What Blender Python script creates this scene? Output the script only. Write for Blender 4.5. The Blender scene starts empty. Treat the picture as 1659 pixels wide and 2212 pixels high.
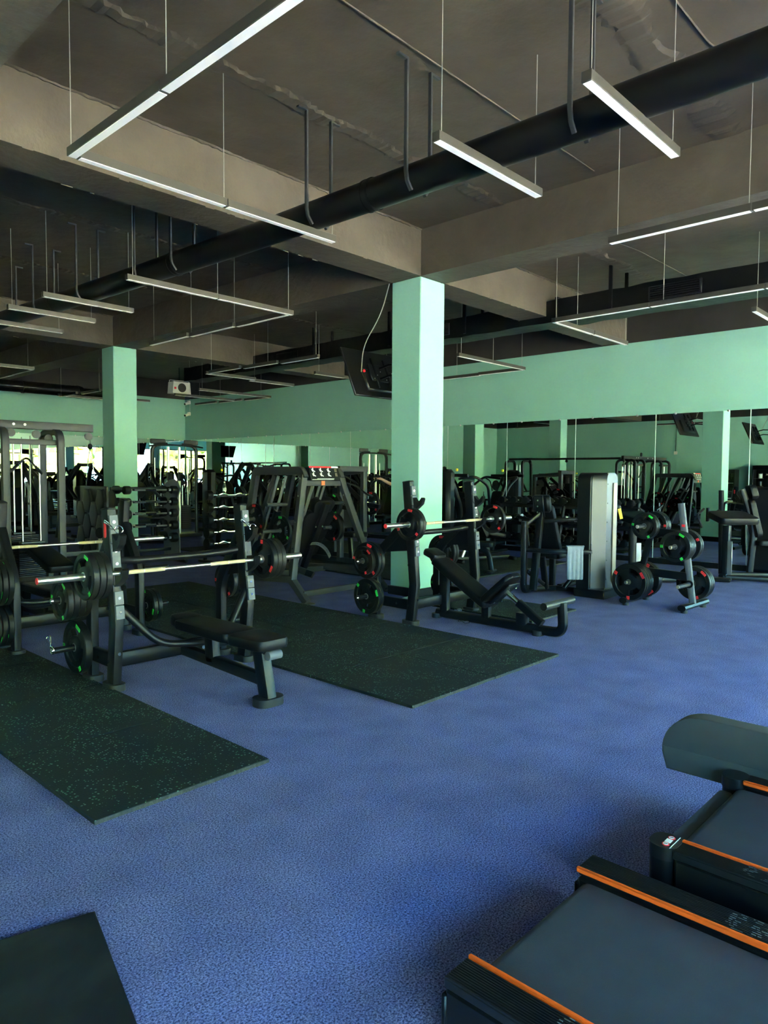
import bpy, bmesh, math, random
from mathutils import Vector, Matrix, Euler
random.seed(7)
PI = math.pi
S = bpy.context.scene
COL = S.collection

# ------------------------------------------------------------------ camera
cam_d = bpy.data.cameras.new('camera'); cam = bpy.data.objects.new('camera', cam_d); COL.objects.link(cam)
cam_d.sensor_fit = 'HORIZONTAL'; cam_d.sensor_width = 36.0; cam_d.lens = 1533.0/1659.0*36.0
cam_d.clip_start = 0.02; cam_d.clip_end = 400
RX = Vector((0.685, -0.729, 0.0062)).normalized()
FW = Vector((0.728, 0.684, -0.0508)); FW = (FW - RX*FW.dot(RX)).normalized()
UP = RX.cross(FW)
cam.matrix_world = Matrix(((RX.x, UP.x, -FW.x, 0), (RX.y, UP.y, -FW.y, 0), (RX.z, UP.z, -FW.z, 1.6), (0, 0, 0, 1)))
S.camera = cam

# ------------------------------------------------------------------ sky, sun, exposure
W = bpy.data.worlds.new('sky'); S.world = W; W.use_nodes = True
nt = W.node_tree; nt.nodes.clear()
wo = nt.nodes.new('ShaderNodeOutputWorld'); bg = nt.nodes.new('ShaderNodeBackground')
tc = nt.nodes.new('ShaderNodeTexCoord'); sx = nt.nodes.new('ShaderNodeSeparateXYZ'); cr = nt.nodes.new('ShaderNodeValToRGB')
cr.color_ramp.elements[0].position = 0.0; cr.color_ramp.elements[0].color = (0.25, 0.70, 1.0, 1)
cr.color_ramp.elements[1].position = 0.7; cr.color_ramp.elements[1].color = (0.10, 0.38, 1.0, 1)
nt.links.new(tc.outputs['Generated'], sx.inputs[0]); nt.links.new(sx.outputs['Z'], cr.inputs[0])
nt.links.new(cr.outputs[0], bg.inputs[0]); nt.links.new(bg.outputs[0], wo.inputs[0])
bg.inputs[1].default_value = 3.2
sun_d = bpy.data.lights.new('sun', 'SUN'); sun_d.energy = 36.0; sun_d.angle = 0.01; sun_d.color = (1.0, 0.93, 0.80)
sun = bpy.data.objects.new('sun', sun_d); COL.objects.link(sun); sun.rotation_euler = (math.radians(-38), math.radians(12), 0)
S.view_settings.view_transform = 'Standard'; S.view_settings.look = 'None'
S.view_settings.exposure = 4.0; S.view_settings.gamma = 1.0; S.view_settings.use_curve_mapping = False
S.cycles.use_denoising = True
S.cycles.max_bounces = 10; S.cycles.diffuse_bounces = 5; S.cycles.glossy_bounces = 6; S.cycles.transparent_max_bounces = 12
S.cycles.caustics_reflective = True; S.cycles.sample_clamp_indirect = 8.0

# ------------------------------------------------------------------ materials
def mat(name, col, rough=0.5, metal=0.0, spec=0.5, bump=0.0, bscale=40.0, var=0.0, vscale=3.0, coat=0.0):
    m = bpy.data.materials.new(name); m.use_nodes = True
    t = m.node_tree; b = t.nodes['Principled BSDF']
    b.inputs['Base Color'].default_value = (*col, 1); b.inputs['Roughness'].default_value = rough
    b.inputs['Metallic'].default_value = metal; b.inputs['Specular IOR Level'].default_value = spec
    if coat: b.inputs['Coat Weight'].default_value = coat; b.inputs['Coat Roughness'].default_value = 0.15
    tcn = t.nodes.new('ShaderNodeTexCoord')
    if var:
        n = t.nodes.new('ShaderNodeTexNoise'); n.inputs['Scale'].default_value = vscale; n.inputs['Detail'].default_value = 4
        r = t.nodes.new('ShaderNodeValToRGB')
        r.color_ramp.elements[0].position = 0.3; r.color_ramp.elements[1].position = 0.7
        r.color_ramp.elements[0].color = (*[c*(1-var) for c in col], 1); r.color_ramp.elements[1].color = (*[min(1, c*(1+var)) for c in col], 1)
        t.links.new(tcn.outputs['Object'], n.inputs['Vector']); t.links.new(n.outputs['Fac'], r.inputs[0]); t.links.new(r.outputs[0], b.inputs['Base Color'])
    if bump:
        n2 = t.nodes.new('ShaderNodeTexNoise'); n2.inputs['Scale'].default_value = bscale; n2.inputs['Detail'].default_value = 5
        bp = t.nodes.new('ShaderNodeBump'); bp.inputs['Strength'].default_value = bump; bp.inputs['Distance'].default_value = 0.02
        t.links.new(tcn.outputs['Object'], n2.inputs['Vector']); t.links.new(n2.outputs['Fac'], bp.inputs['Height']); t.links.new(bp.outputs[0], b.inputs['Normal'])
    return m

M = {}
M['steel'] = mat('black_powder_coat', (0.0045, 0.005, 0.006), 0.38, 0, 0.26, bump=0.03, bscale=400, var=0.15)
M['grey_steel'] = mat('charcoal_powder_coat', (0.028, 0.028, 0.029), 0.5, 0, 0.4, bump=0.03, bscale=400, var=0.1)
M['panel_grey'] = mat('grey_panel', (0.13, 0.13, 0.13), 0.5, var=0.06)
M['rubber'] = mat('black_rubber', (0.005, 0.0055, 0.0055), 0.46, 0, 0.24, bump=0.05, bscale=200, var=0.2)
M['foot'] = mat('rubber_foot', (0.014, 0.014, 0.015), 0.6, 0, 0.35, var=0.1)
M['vinyl'] = mat('black_vinyl', (0.0045, 0.0045, 0.005), 0.40, 0, 0.22, bump=0.12, bscale=250, var=0.15)
M['chrome'] = mat('polished_chrome', (0.82, 0.80, 0.77), 0.14, 1.0, var=0.04)
M['satin'] = mat('satin_steel', (0.62, 0.60, 0.57), 0.32, 1.0, bump=0.02, bscale=600, var=0.06)
M['knurl'] = mat('knurled_steel', (0.46, 0.36, 0.24), 0.6, 0.15, bump=0.3, bscale=900, var=0.08)
M['guard'] = mat('wear_guard', (0.085, 0.09, 0.105), 0.5, 0.0, 0.25, var=0.12)
M['blackplastic'] = mat('black_plastic', (0.006, 0.0065, 0.007), 0.35, 0, 0.42, var=0.1)
M['red'] = mat('red_print', (0.78, 0.02, 0.03), 0.5, var=0.1)
M['green'] = mat('green_print', (0.025, 0.60, 0.07), 0.5, var=0.1)
M['ink'] = mat('dark_print', (0.012, 0.012, 0.012), 0.6, var=0.1)
M['worn'] = mat('worn_print', (0.13, 0.135, 0.13), 0.7, var=0.3, vscale=60)
M['white'] = mat('white_print', (0.72, 0.72, 0.70), 0.6, var=0.05)
M['orange'] = mat('orange_trim', (0.92, 0.105, 0.008), 0.45, var=0.03, coat=0.2)
M['belt'] = mat('running_belt', (0.044, 0.050, 0.060), 0.55, 0, 0.4, bump=0.15, bscale=420, var=0.12, vscale=6)
M['ribbed'] = mat('ribbed_rail', (0.007, 0.007, 0.008), 0.42, 0, 0.5, var=0.1)
M['shroud'] = mat('textured_shroud', (0.055, 0.058, 0.056), 0.6, 0, 0.4, bump=0.12, bscale=500, var=0.08)
M['tv'] = mat('tv_black', (0.007, 0.007, 0.0065), 0.4, 0, 0.3, var=0.1)
M['screen'] = mat('dark_screen', (0.004, 0.004, 0.005), 0.12, 0, 0.6, var=0.05)
M['cream'] = mat('cream_plastic', (0.72, 0.68, 0.60), 0.5, var=0.05)
M['lamp_body'] = mat('lamp_housing', (0.075, 0.067, 0.056), 0.45, 0.5, var=0.06)
M['diffuser'] = mat('opal_diffuser', (0.96, 0.90, 0.85), 0.5, var=0.02)
M['wire'] = mat('steel_wire', (0.42, 0.39, 0.34), 0.4, 0.6, var=0.05)
M['duct'] = mat('black_duct', (0.0055, 0.0055, 0.005), 0.30, 0, 0.22, bump=0.06, bscale=6, var=0.25, vscale=5)
M['duct_cloth'] = mat('wrapped_duct', (0.004, 0.0045, 0.0045), 0.4, 0, 0.22, bump=0.5, bscale=7, var=0.3, vscale=4)
M['silver'] = mat('silver_cover', (0.055, 0.054, 0.052), 0.36, 0.5, var=0.04, vscale=2)
M['champagne'] = mat('champagne_strip', (0.30, 0.25, 0.19), 0.45, 0.3, var=0.04)
M['cloth'] = mat('grey_towel', (0.25, 0.275, 0.325), 0.9, 0, 0.2, bump=0.5, bscale=160, var=0.08, vscale=20)
M['skin'] = mat('skin', (0.46, 0.25, 0.17), 0.5, var=0.06)
M['shirt'] = mat('teal_shirt', (0.02, 0.13, 0.15), 0.85, var=0.12)
M['trousers'] = mat('dark_trousers', (0.015, 0.015, 0.02), 0.85, var=0.12)
M['hair'] = mat('dark_hair', (0.012, 0.009, 0.008), 0.6, var=0.2)
M['yellow'] = mat('yellow_tag', (0.85, 0.62, 0.02), 0.5, var=0.05)
M['blue'] = mat('blue_plastic', (0.03, 0.15, 0.6), 0.4, var=0.05)
M['cabinet'] = mat('dark_wood', (0.030, 0.026, 0.024), 0.5, bump=0.05, bscale=20, var=0.25, vscale=8)
M['marble'] = mat('white_marble', (0.62, 0.60, 0.57), 0.35, var=0.12, vscale=2)
M['trunk'] = mat('bark', (0.10, 0.07, 0.045), 0.9, var=0.25)
M['leaf'] = mat('sunlit_leaves', (0.26, 0.30, 0.03), 0.7, var=0.4, vscale=1.5)

def wall_mat(name, col):
    return mat(name, col, 0.6, 0, 0.3, bump=0.05, bscale=30, var=0.035, vscale=1.2)
M['wall'] = wall_mat('mint_paint', (0.265, 0.50, 0.395))
M['dark_paint'] = mat('dark_brown_paint', (0.082, 0.062, 0.041), 0.62, 0, 0.35, bump=0.55, bscale=5, var=0.22, vscale=1.6)
M['black_paint'] = mat('black_band_paint', (0.030, 0.026, 0.022), 0.7, 0, 0.3, bump=0.2, bscale=8, var=0.15)
M['beam_paint'] = mat('beam_brown_paint', (0.088, 0.069, 0.048), 0.62, 0, 0.35, bump=0.7, bscale=9, var=0.16, vscale=2.2)

def node_mat(name, rough, spec=0.3):
    m = bpy.data.materials.new(name); m.use_nodes = True
    t = m.node_tree; b = t.nodes['Principled BSDF']; b.inputs['Roughness'].default_value = rough; b.inputs['Specular IOR Level'].default_value = spec
    return m, t, b
# blue loop carpet: fine flecks over broad worn patches
m, t, b = node_mat('blue_carpet', 0.95, 0.1); M['carpet'] = m
tcn = t.nodes.new('ShaderNodeTexCoord')
n1 = t.nodes.new('ShaderNodeTexNoise'); n1.inputs['Scale'].default_value = 140; n1.inputs['Detail'].default_value = 3; n1.inputs['Roughness'].default_value = 0.7
n2 = t.nodes.new('ShaderNodeTexNoise'); n2.inputs['Scale'].default_value = 3.2; n2.inputs['Detail'].default_value = 5
r1 = t.nodes.new('ShaderNodeValToRGB'); r1.color_ramp.elements[0].position = 0.38; r1.color_ramp.elements[1].position = 0.66
r1.color_ramp.elements[0].color = (0.033, 0.040, 0.108, 1); r1.color_ramp.elements[1].color = (0.28, 0.30, 0.60, 1)
r2 = t.nodes.new('ShaderNodeValToRGB'); r2.color_ramp.elements[0].position = 0.3; r2.color_ramp.elements[1].position = 0.7
r2.color_ramp.elements[0].color = (0.80, 0.80, 0.82, 1); r2.color_ramp.elements[1].color = (1.12, 1.10, 1.08, 1)
mx = t.nodes.new('ShaderNodeMix'); mx.data_type = 'RGBA'; mx.blend_type = 'MULTIPLY'; mx.inputs['Factor'].default_value = 1
for n in (n1, n2): t.links.new(tcn.outputs['Object'], n.inputs['Vector'])
t.links.new(n1.outputs['Fac'], r1.inputs[0]); t.links.new(n2.outputs['Fac'], r2.inputs[0])
t.links.new(r1.outputs[0], mx.inputs['A']); t.links.new(r2.outputs[0], mx.inputs['B']); t.links.new(mx.outputs['Result'], b.inputs['Base Color'])
bp = t.nodes.new('ShaderNodeBump'); bp.inputs['Strength'].default_value = 0.5; bp.inputs['Distance'].default_value = 0.006
t.links.new(n1.outputs['Fac'], bp.inputs['Height']); t.links.new(bp.outputs[0], b.inputs['Normal'])
# crumb rubber tile with pale green flecks
m, t, b = node_mat('flecked_rubber', 0.8, 0.3); M['tile'] = m
tcn = t.nodes.new('ShaderNodeTexCoord')
vo = t.nodes.new('ShaderNodeTexVoronoi'); vo.inputs['Scale'].default_value = 62; vo.inputs['Randomness'].default_value = 1
sep = t.nodes.new('ShaderNodeSeparateColor')
gt = t.nodes.new('ShaderNodeMath'); gt.operation = 'GREATER_THAN'; gt.inputs[1].default_value = 0.55
lt = t.nodes.new('ShaderNodeMath'); lt.operation = 'LESS_THAN'; lt.inputs[1].default_value = 0.24
nz = t.nodes.new('ShaderNodeTexNoise'); nz.inputs['Scale'].default_value = 3.5; nz.inputs['Detail'].default_value = 3
nr = t.nodes.new('ShaderNodeMapRange'); nr.inputs[1].default_value = 0.38; nr.inputs[2].default_value = 0.55; nr.inputs[3].default_value = 0.14; nr.inputs[4].default_value = 0.34
nd = t.nodes.new('ShaderNodeTexNoise'); nd.inputs['Scale'].default_value = 90; nd.inputs['Detail'].default_value = 2
ndm = t.nodes.new('ShaderNodeMath'); ndm.operation = 'MULTIPLY_ADD'; ndm.inputs[1].default_value = 0.5; ndm.inputs[2].default_value = -0.25
nda = t.nodes.new('ShaderNodeMath'); nda.operation = 'ADD'
ml = t.nodes.new('ShaderNodeMath'); ml.operation = 'MULTIPLY'
fc = t.nodes.new('ShaderNodeMix'); fc.data_type = 'RGBA'; fc.inputs['A'].default_value = (0.035, 0.15, 0.075, 1); fc.inputs['B'].default_value = (0.16, 0.22, 0.19, 1)
mx = t.nodes.new('ShaderNodeMix'); mx.data_type = 'RGBA'; mx.inputs['A'].default_value = (0.0075, 0.013, 0.013, 1)
for n in (vo, nz, nd): t.links.new(tcn.outputs['Object'], n.inputs['Vector'])
t.links.new(vo.outputs['Color'], sep.inputs[0]); t.links.new(sep.outputs['Red'], gt.inputs[0])
t.links.new(nd.outputs['Fac'], ndm.inputs[0]); t.links.new(vo.outputs['Distance'], nda.inputs[0]); t.links.new(ndm.outputs[0], nda.inputs[1])
t.links.new(nda.outputs[0], lt.inputs[0]); t.links.new(nz.outputs['Fac'], nr.inputs[0]); t.links.new(nr.outputs[0], lt.inputs[1])
t.links.new(gt.outputs[0], ml.inputs[0]); t.links.new(lt.outputs[0], ml.inputs[1]); t.links.new(ml.outputs[0], mx.inputs['Factor'])
t.links.new(sep.outputs['Green'], fc.inputs['Factor']); t.links.new(fc.outputs['Result'], mx.inputs['B']); t.links.new(mx.outputs['Result'], b.inputs['Base Color'])
bp = t.nodes.new('ShaderNodeBump'); bp.inputs['Strength'].default_value = 0.25; bp.inputs['Distance'].default_value = 0.004
t.links.new(nd.outputs['Fac'], bp.inputs['Height']); t.links.new(bp.outputs[0], b.inputs['Normal'])
M['tile_edge'] = mat('cut_rubber_edge', (0.032, 0.034, 0.034), 0.9, bump=0.6, bscale=60, var=0.3, vscale=30)
# dusty plain mat
m, t, b = node_mat('dusty_rubber', 0.6, 0.35); M['dusty'] = m
tcn = t.nodes.new('ShaderNodeTexCoord'); n1 = t.nodes.new('ShaderNodeTexNoise'); n1.inputs['Scale'].default_value = 3; n1.inputs['Detail'].default_value = 6; n1.inputs['Distortion'].default_value = 1.2
r1 = t.nodes.new('ShaderNodeValToRGB'); r1.color_ramp.elements[0].position = 0.45; r1.color_ramp.elements[1].position = 0.85
r1.color_ramp.elements[0].color = (0.0065, 0.008, 0.010, 1); r1.color_ramp.elements[1].color = (0.030, 0.034, 0.030, 1)
t.links.new(tcn.outputs['Object'], n1.inputs['Vector']); t.links.new(n1.outputs['Fac'], r1.inputs[0]); t.links.new(r1.outputs[0], b.inputs['Base Color'])
# mirror, glass
m, t, b = node_mat('mirror_silver', 0.0, 0.5); M['mirror'] = m
b.inputs['Metallic'].default_value = 1; b.inputs['Base Color'].default_value = (0.80, 0.86, 0.81, 1); b.inputs['Roughness'].default_value = 0.004
n1 = t.nodes.new('ShaderNodeTexNoise'); n1.inputs['Scale'].default_value = 0.8; n1.inputs['Detail'].default_value = 0
tcn = t.nodes.new('ShaderNodeTexCoord'); bp = t.nodes.new('ShaderNodeBump'); bp.inputs['Strength'].default_value = 0.06; bp.inputs['Distance'].default_value = 0.02
t.links.new(tcn.outputs['Object'], n1.inputs['Vector']); t.links.new(n1.outputs['Fac'], bp.inputs['Height']); t.links.new(bp.outputs[0], b.inputs['Normal'])
M['mirror_edge'] = mat('bright_glass_edge', (0.75, 0.85, 0.76), 0.3, var=0.05)
m = bpy.data.materials.new('window_glass'); m.use_nodes = True; t = m.node_tree; t.nodes.clear(); M['glass'] = m
o = t.nodes.new('ShaderNodeOutputMaterial'); tr = t.nodes.new('ShaderNodeBsdfTransparent'); gl = t.nodes.new('ShaderNodeBsdfGlossy'); mi = t.nodes.new('ShaderNodeMixShader')
tr.inputs[0].default_value = (0.96, 0.98, 0.97, 1); gl.inputs['Roughness'].default_value = 0.0; mi.inputs[0].default_value = 0.06
t.links.new(tr.outputs[0], mi.inputs[1]); t.links.new(gl.outputs[0], mi.inputs[2]); t.links.new(mi.outputs[0], o.inputs[0])
m, t, b = node_mat('water_bottle', 0.05, 0.5); M['bottle'] = m
b.inputs['Transmission Weight'].default_value = 0.9; b.inputs['Base Color'].default_value = (0.8, 0.9, 0.92, 1); b.inputs['IOR'].default_value = 1.2
M['ground'] = mat('sunlit_paving', (0.47, 0.43, 0.34), 0.9, var=0.2, vscale=0.4)

# ------------------------------------------------------------------ mesh helpers
def Tm(loc=(0, 0, 0), rot=(0, 0, 0)):
    return Matrix.Translation(loc) @ Euler(rot).to_matrix().to_4x4()
def bend(pts, rad, n=5):
    """round the corners of a polyline"""
    pts = [Vector(p) for p in pts]; out = [pts[0]]
    for i in range(1, len(pts)-1):
        a, b_, c = pts[i-1], pts[i], pts[i+1]
        d1 = (a-b_); d2 = (c-b_); r = min(rad, d1.length*0.49, d2.length*0.49)
        p, q = b_+d1.normalized()*r, b_+d2.normalized()*r
        for k in range(n+1):
            s = k/n; out.append(p*(1-s)**2 + b_*2*s*(1-s) + q*s*s)
    out.append(pts[-1]); return out
SMALL = {'bolts', 'cover_screws', 'screw', 'adjuster_holes', 'scale_feet', 'levelling_feet', 'louvre', 'weight_stack', 'rubber_feet'}   # too small to pick apart singly
class MB:
    def __init__(s): s.v = []; s.f = []
    def add(s, vs, fs, m=None):
        o = len(s.v)
        for p in vs:
            p = Vector(p); s.v.append(tuple(m @ p if m else p))
        for f in fs: s.f.append(tuple(i+o for i in f))
        return s
    def box(s, c, d, rot=(0, 0, 0), bev=0.0):
        x, y, z = d[0]/2, d[1]/2, d[2]/2; m = Tm(c, rot)
        if bev <= 0:
            vs = [(-x, -y, -z), (x, -y, -z), (x, y, -z), (-x, y, -z), (-x, -y, z), (x, -y, z), (x, y, z), (-x, y, z)]
            return s.add(vs, [(3, 2, 1, 0), (4, 5, 6, 7), (0, 1, 5, 4), (1, 2, 6, 5), (2, 3, 7, 6), (3, 0, 4, 7)], m)
        e = min(bev, x*0.99, y*0.99, z*0.99); r1 = [(-x+e, -y), (x-e, -y), (x, -y+e), (x, y-e), (x-e, y), (-x+e, y), (-x, y-e), (-x, -y+e)]
        r0 = [(-x+e, -y+e), (x-e, -y+e), (x-e, -y+e), (x-e, y-e), (x-e, y-e), (-x+e, y-e), (-x+e, y-e), (-x+e, -y+e)]
        vs = []
        for (rr, zz) in ((r0, -z), (r1, -z+e), (r1, z-e), (r0, z)): vs += [(a, b_, zz) for a, b_ in rr]
        fs = [(0, 7, 5, 3)[::1] if False else (6, 4, 2, 0)]
        for l in range(3):
            for k in range(8):
                j = (k+1) % 8; q = (l*8+k, l*8+j, l*8+8+j, l*8+8+k); fs.append(q)
        fs.append((24, 26, 28, 30)); return s.add(vs, fs, m)
    def cyl(s, p0, p1, r, seg=12, r1=None, cap=True):
        p0, p1 = Vector(p0), Vector(p1); r1 = r if r1 is None else r1
        d = (p1-p0).normalized(); u = d.orthogonal().normalized(); w = d.cross(u)
        vs = []
        for p, rr in ((p0, r), (p1, r1)):
            for k in range(seg):
                a = 2*PI*k/seg; vs.append(p+u*(rr*math.cos(a))+w*(rr*math.sin(a)))
        fs = [(k, (k+1) % seg, seg+(k+1) % seg, seg+k) for k in range(seg)]
        if cap: fs += [tuple(range(seg))[::-1], tuple(range(seg, 2*seg))]
        return s.add(vs, fs)
    def path(s, pts, prof, side):
        """sweep a closed 2D profile along a polyline with mitred corners; profile x runs along side"""
        pts = [Vector(p) for p in pts]; n = len(pts); m = len(prof); vs = []; side = Vector(side)
        for i, p in enumerate(pts):
            t1 = (pts[i]-pts[i-1]).normalized() if i else (pts[1]-pts[0]).normalized()
            t2 = (pts[i+1]-pts[i]).normalized() if i < n-1 else t1
            tg = (t1+t2); tg = tg.normalized() if tg.length > 1e-6 else t1
            sc = 1/max(0.4, tg.dot(t1)); sd = side - tg*side.dot(tg)
            sd = sd.normalized() if sd.length > 1e-5 else tg.orthogonal().normalized()
            up = tg.cross(sd); bis = (t2-t1)
            for a, b_ in prof:
                o = sd*a+up*b_
                if bis.length > 1e-5:
                    bn = bis.normalized(); o = o + bn*(o.dot(bn)*(sc-1))
                vs.append(p+o)
        fs = []
        for i in range(n-1):
            for k in range(m):
                j = (k+1) % m; fs.append((i*m+k, i*m+j, i*m+m+j, i*m+m+k))
        fs += [tuple(range(m))[::-1], tuple(range((n-1)*m, n*m))]
        return s.add(vs, fs)
    def tube(s, pts, r, seg=10):
        pts = [Vector(p) for p in pts]
        d = (pts[-1]-pts[0]); ref = Vector((0, 0, 1))
        nrm = Vector((0, 0, 0))
        for i in range(1, len(pts)-1): nrm += (pts[i]-pts[i-1]).cross(pts[i+1]-pts[i])
        if nrm.length < 1e-6: nrm = d.orthogonal()
        return s.path(pts, [(r*math.cos(2*PI*k/seg), r*math.sin(2*PI*k/seg)) for k in range(seg)], nrm.normalized())
    def bar(s, pts, w, h, side=(1, 0, 0), rnd=0.25):
        """rounded rectangular steel tube: w along side, h across"""
        x, y = w/2, h/2; e = min(x, y)*min(1, rnd*2)
        pr = []
        for cx_, cy_, a0 in ((x-e, -y+e, -90), (x-e, y-e, 0), (-x+e, y-e, 90), (-x+e, -y+e, 180)):
            for k in range(3):
                a = math.radians(a0+45*k); pr.append((cx_+e*math.cos(a), cy_+e*math.sin(a)))
        return s.path(pts, pr, side)
    def prism(s, poly, t, m=None, cap=True):
        """polygon in local xy extruded by t in z"""
        n = len(poly); vs = [(a, b_, 0) for a, b_ in poly]+[(a, b_, t) for a, b_ in poly]
        fs = [(k, (k+1) % n, n+(k+1) % n, n+k) for k in range(n)]
        if cap: fs += [tuple(range(n))[::-1], tuple(range(n, 2*n))]
        return s.add(vs, fs, m)
    def lathe(s, prof, m=None, seg=16):
        vs = []; n = len(prof)
        for r, z in prof:
            for k in range(seg): vs.append((r*math.cos(2*PI*k/seg), r*math.sin(2*PI*k/seg), z))
        fs = [(i*seg+k, i*seg+(k+1) % seg, (i+1)*seg+(k+1) % seg, (i+1)*seg+k) for i in range(n-1) for k in range(seg)]
        fs += [tuple(range(seg))[::-1], tuple(range((n-1)*seg, n*seg))]
        return s.add(vs, fs, m)
    def cushion(s, poly, t, m=None, e=0.02):
        """upholstered pad: outline polygon in xy, thickness t, soft edges"""
        cx_ = sum(p[0] for p in poly)/len(poly); cy_ = sum(p[1] for p in poly)/len(poly); n = len(poly); vs = []
        def ring(ins, z):
            for a, b_ in poly:
                d = math.hypot(a-cx_, b_-cy_); k = max(0.05, (d-ins)/d); vs.append((cx_+(a-cx_)*k, cy_+(b_-cy_)*k, z))
        lv = [(e*1.2, 0), (0.25*e, 0.3*e), (0, e), (0, t-1.1*e), (0.3*e, t-0.35*e), (1.3*e, t), (4*e, t+0.18*e)]
        for a, z in lv: ring(a, z)
        fs = [tuple(range(n))[::-1]]
        for l in range(len(lv)-1):
            for k in range(n): fs.append((l*n+k, l*n+(k+1) % n, (l+1)*n+(k+1) % n, (l+1)*n+k))
        fs.append(tuple(range((len(lv)-1)*n, len(lv)*n))); return s.add(vs, fs, m)
    def ball(s, c, r, seg=10, sc=(1, 1, 1)):
        n = seg//2+1
        pr = [(max(1e-4, r*math.sin(PI*i/(n-1))), -r*math.cos(PI*i/(n-1))) for i in range(n)]
        return s.lathe(pr, Matrix.Translation(c) @ Matrix.Diagonal((*sc, 1)), seg)
    def mesh(s, name, m, smooth=38):
        me = bpy.data.meshes.new(name); me.from_pydata(s.v, [], s.f); me.update()
        if m: me.materials.append(m)
        if smooth and s.f:
            me.polygons.foreach_set('use_smooth', [True]*len(me.polygons)); me.set_sharp_from_angle(angle=math.radians(smooth))
        return me
    def build(s, name, m, parent=None, loc=None, rot=None, smooth=38):
        o = put(name, s.mesh(name, M[m] if isinstance(m, str) else m, smooth), parent, loc, rot)
        if name in SMALL: o['kind'] = 'stuff'
        return o
def put(name, me, parent=None, loc=None, rot=None):
    o = bpy.data.objects.new(name, me); COL.objects.link(o)
    if parent: o.parent = parent
    if loc is not None: o.location = loc
    if rot is not None: o.rotation_euler = rot
    return o
def tag(o, label, cat, group=None):
    o['label'] = label; o['category'] = cat
    if group: o['group'] = group
    return o
def thing(name, label, cat, loc=(0, 0, 0), rz=0.0, group=None):
    o = bpy.data.objects.new(name, None); o.empty_display_size = 0.1; COL.objects.link(o); o.location = loc; o.rotation_euler = (0, 0, rz)
    return tag(o, label, cat, group)
def struct(o): o['kind'] = 'structure'; return o
def dup(root, loc, rz=None, label=None, group=None, rot=None):
    r = root.copy(); COL.objects.link(r); r.location = loc
    if rot is not None: r.rotation_euler = rot
    elif rz is not None: r.rotation_euler = (0, 0, rz)
    if label: r['label'] = label
    if group: r['group'] = group
    for ch in list(root.children):
        c = ch.copy(); COL.objects.link(c); c.parent = r
        for g in list(ch.children):
            d = g.copy(); COL.objects.link(d); d.parent = c
    return r
_txt = {}
def text_mesh(s, size):
    if (s, size) in _txt: return _txt[(s, size)]
    cu = bpy.data.curves.new('digits', 'FONT'); cu.body = s; cu.size = size; cu.align_x = 'CENTER'; cu.align_y = 'CENTER'; cu.resolution_u = 2
    ob = bpy.data.objects.new('digits', cu); COL.objects.link(ob)
    bpy.context.view_layer.update()
    me = bpy.data.meshes.new_from_object(ob.evaluated_get(bpy.context.evaluated_depsgraph_get())); bpy.data.objects.remove(ob)
    me.materials.clear(); _txt[(s, size)] = me; return me
def bolt(mb, p, d, r=0.012):
    p = Vector(p); d = Vector(d); mb.cyl(p, p+d*0.008, r, 8)
def rrect(w, h, r, n=4):
    out = []
    for cx_, cy_, a0 in ((w/2-r, -h/2+r, -90), (w/2-r, h/2-r, 0), (-w/2+r, h/2-r, 90), (-w/2+r, -h/2+r, 180)):
        for k in range(n+1):
            a = math.radians(a0+90*k/n); out.append((cx_+r*math.cos(a), cy_+r*math.sin(a)))
    return out

# ================================================================== SETTING
XW, YW, XL, YF, ZC, ZB = 13.12, 21.67, -5.6, -4.5, 4.75, 4.165
fl = MB().box(((XW+XL)/2, (YW+YF)/2, -0.1), (XW-XL+0.6, YW-YF+0.6, 0.2)).build('floor', 'carpet'); struct(fl)
ce = MB().box(((XW+XL)/2, (YW+YF)/2, ZC+0.1), (XW-XL+0.6, YW-YF+0.6, 0.2)).build('ceiling', 'dark_paint'); struct(ce)
def rough_strip(x0, x1, y, w, h, z):
    """a rough plaster seam: thin ragged strip hanging from the slab"""
    mb = MB(); n = int((x1-x0)/0.045); vs = []; fs = []
    for i in range(n+1):
        x = x0+(x1-x0)*i/n
        a = w*(0.5+0.14*math.sin(i*.31)+random.uniform(-0.10, 0.10)); b_ = w*(0.5+0.12*math.sin(i*.23+2)+random.uniform(-0.10, 0.10)); hh = h*random.uniform(0.25, 1.0)
        vs += [(x, y-a, z), (x, y-a*0.6, z-hh), (x, y+b_*0.6, z-hh*0.8), (x, y+b_, z)]
    for i in range(n):
        for k in range(3): fs.append((i*4+k, i*4+k+1, i*4+5+k, i*4+4+k))
    return mb.add(vs, fs)
for (y, w) in ((4.80, 0.20), (2.28, 0.30), (0.3, 0.2), (8.9, 0.16), (11.3, 0.2), (16.6, 0.2)):
    rough_strip(-5.5, 13.0, y, w, 0.018, ZC).build('slab_joint', 'dark_paint', ce, smooth=0)
MB().tube([(1.0, 3.54, ZC-0.008), (6.9, 3.55, ZC-0.008)], 0.007, 6).build('surface_cable', 'beam_paint', ce)
MB().tube(bend([(4.4, 1.93, ZC-0.008), (5.6, 1.93, ZC-0.008), (6.0, 1.6, ZC-0.008)], .2), 0.007, 6).build('surface_cable', 'beam_paint', ce)
MB().tube(bend([(8.0, 4.6, ZC-0.008), (9.6, 4.3, ZC-0.008), (12.5, 4.25, ZC-0.008)], .3), 0.006, 6).build('surface_cable', 'beam_paint', ce)
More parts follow.
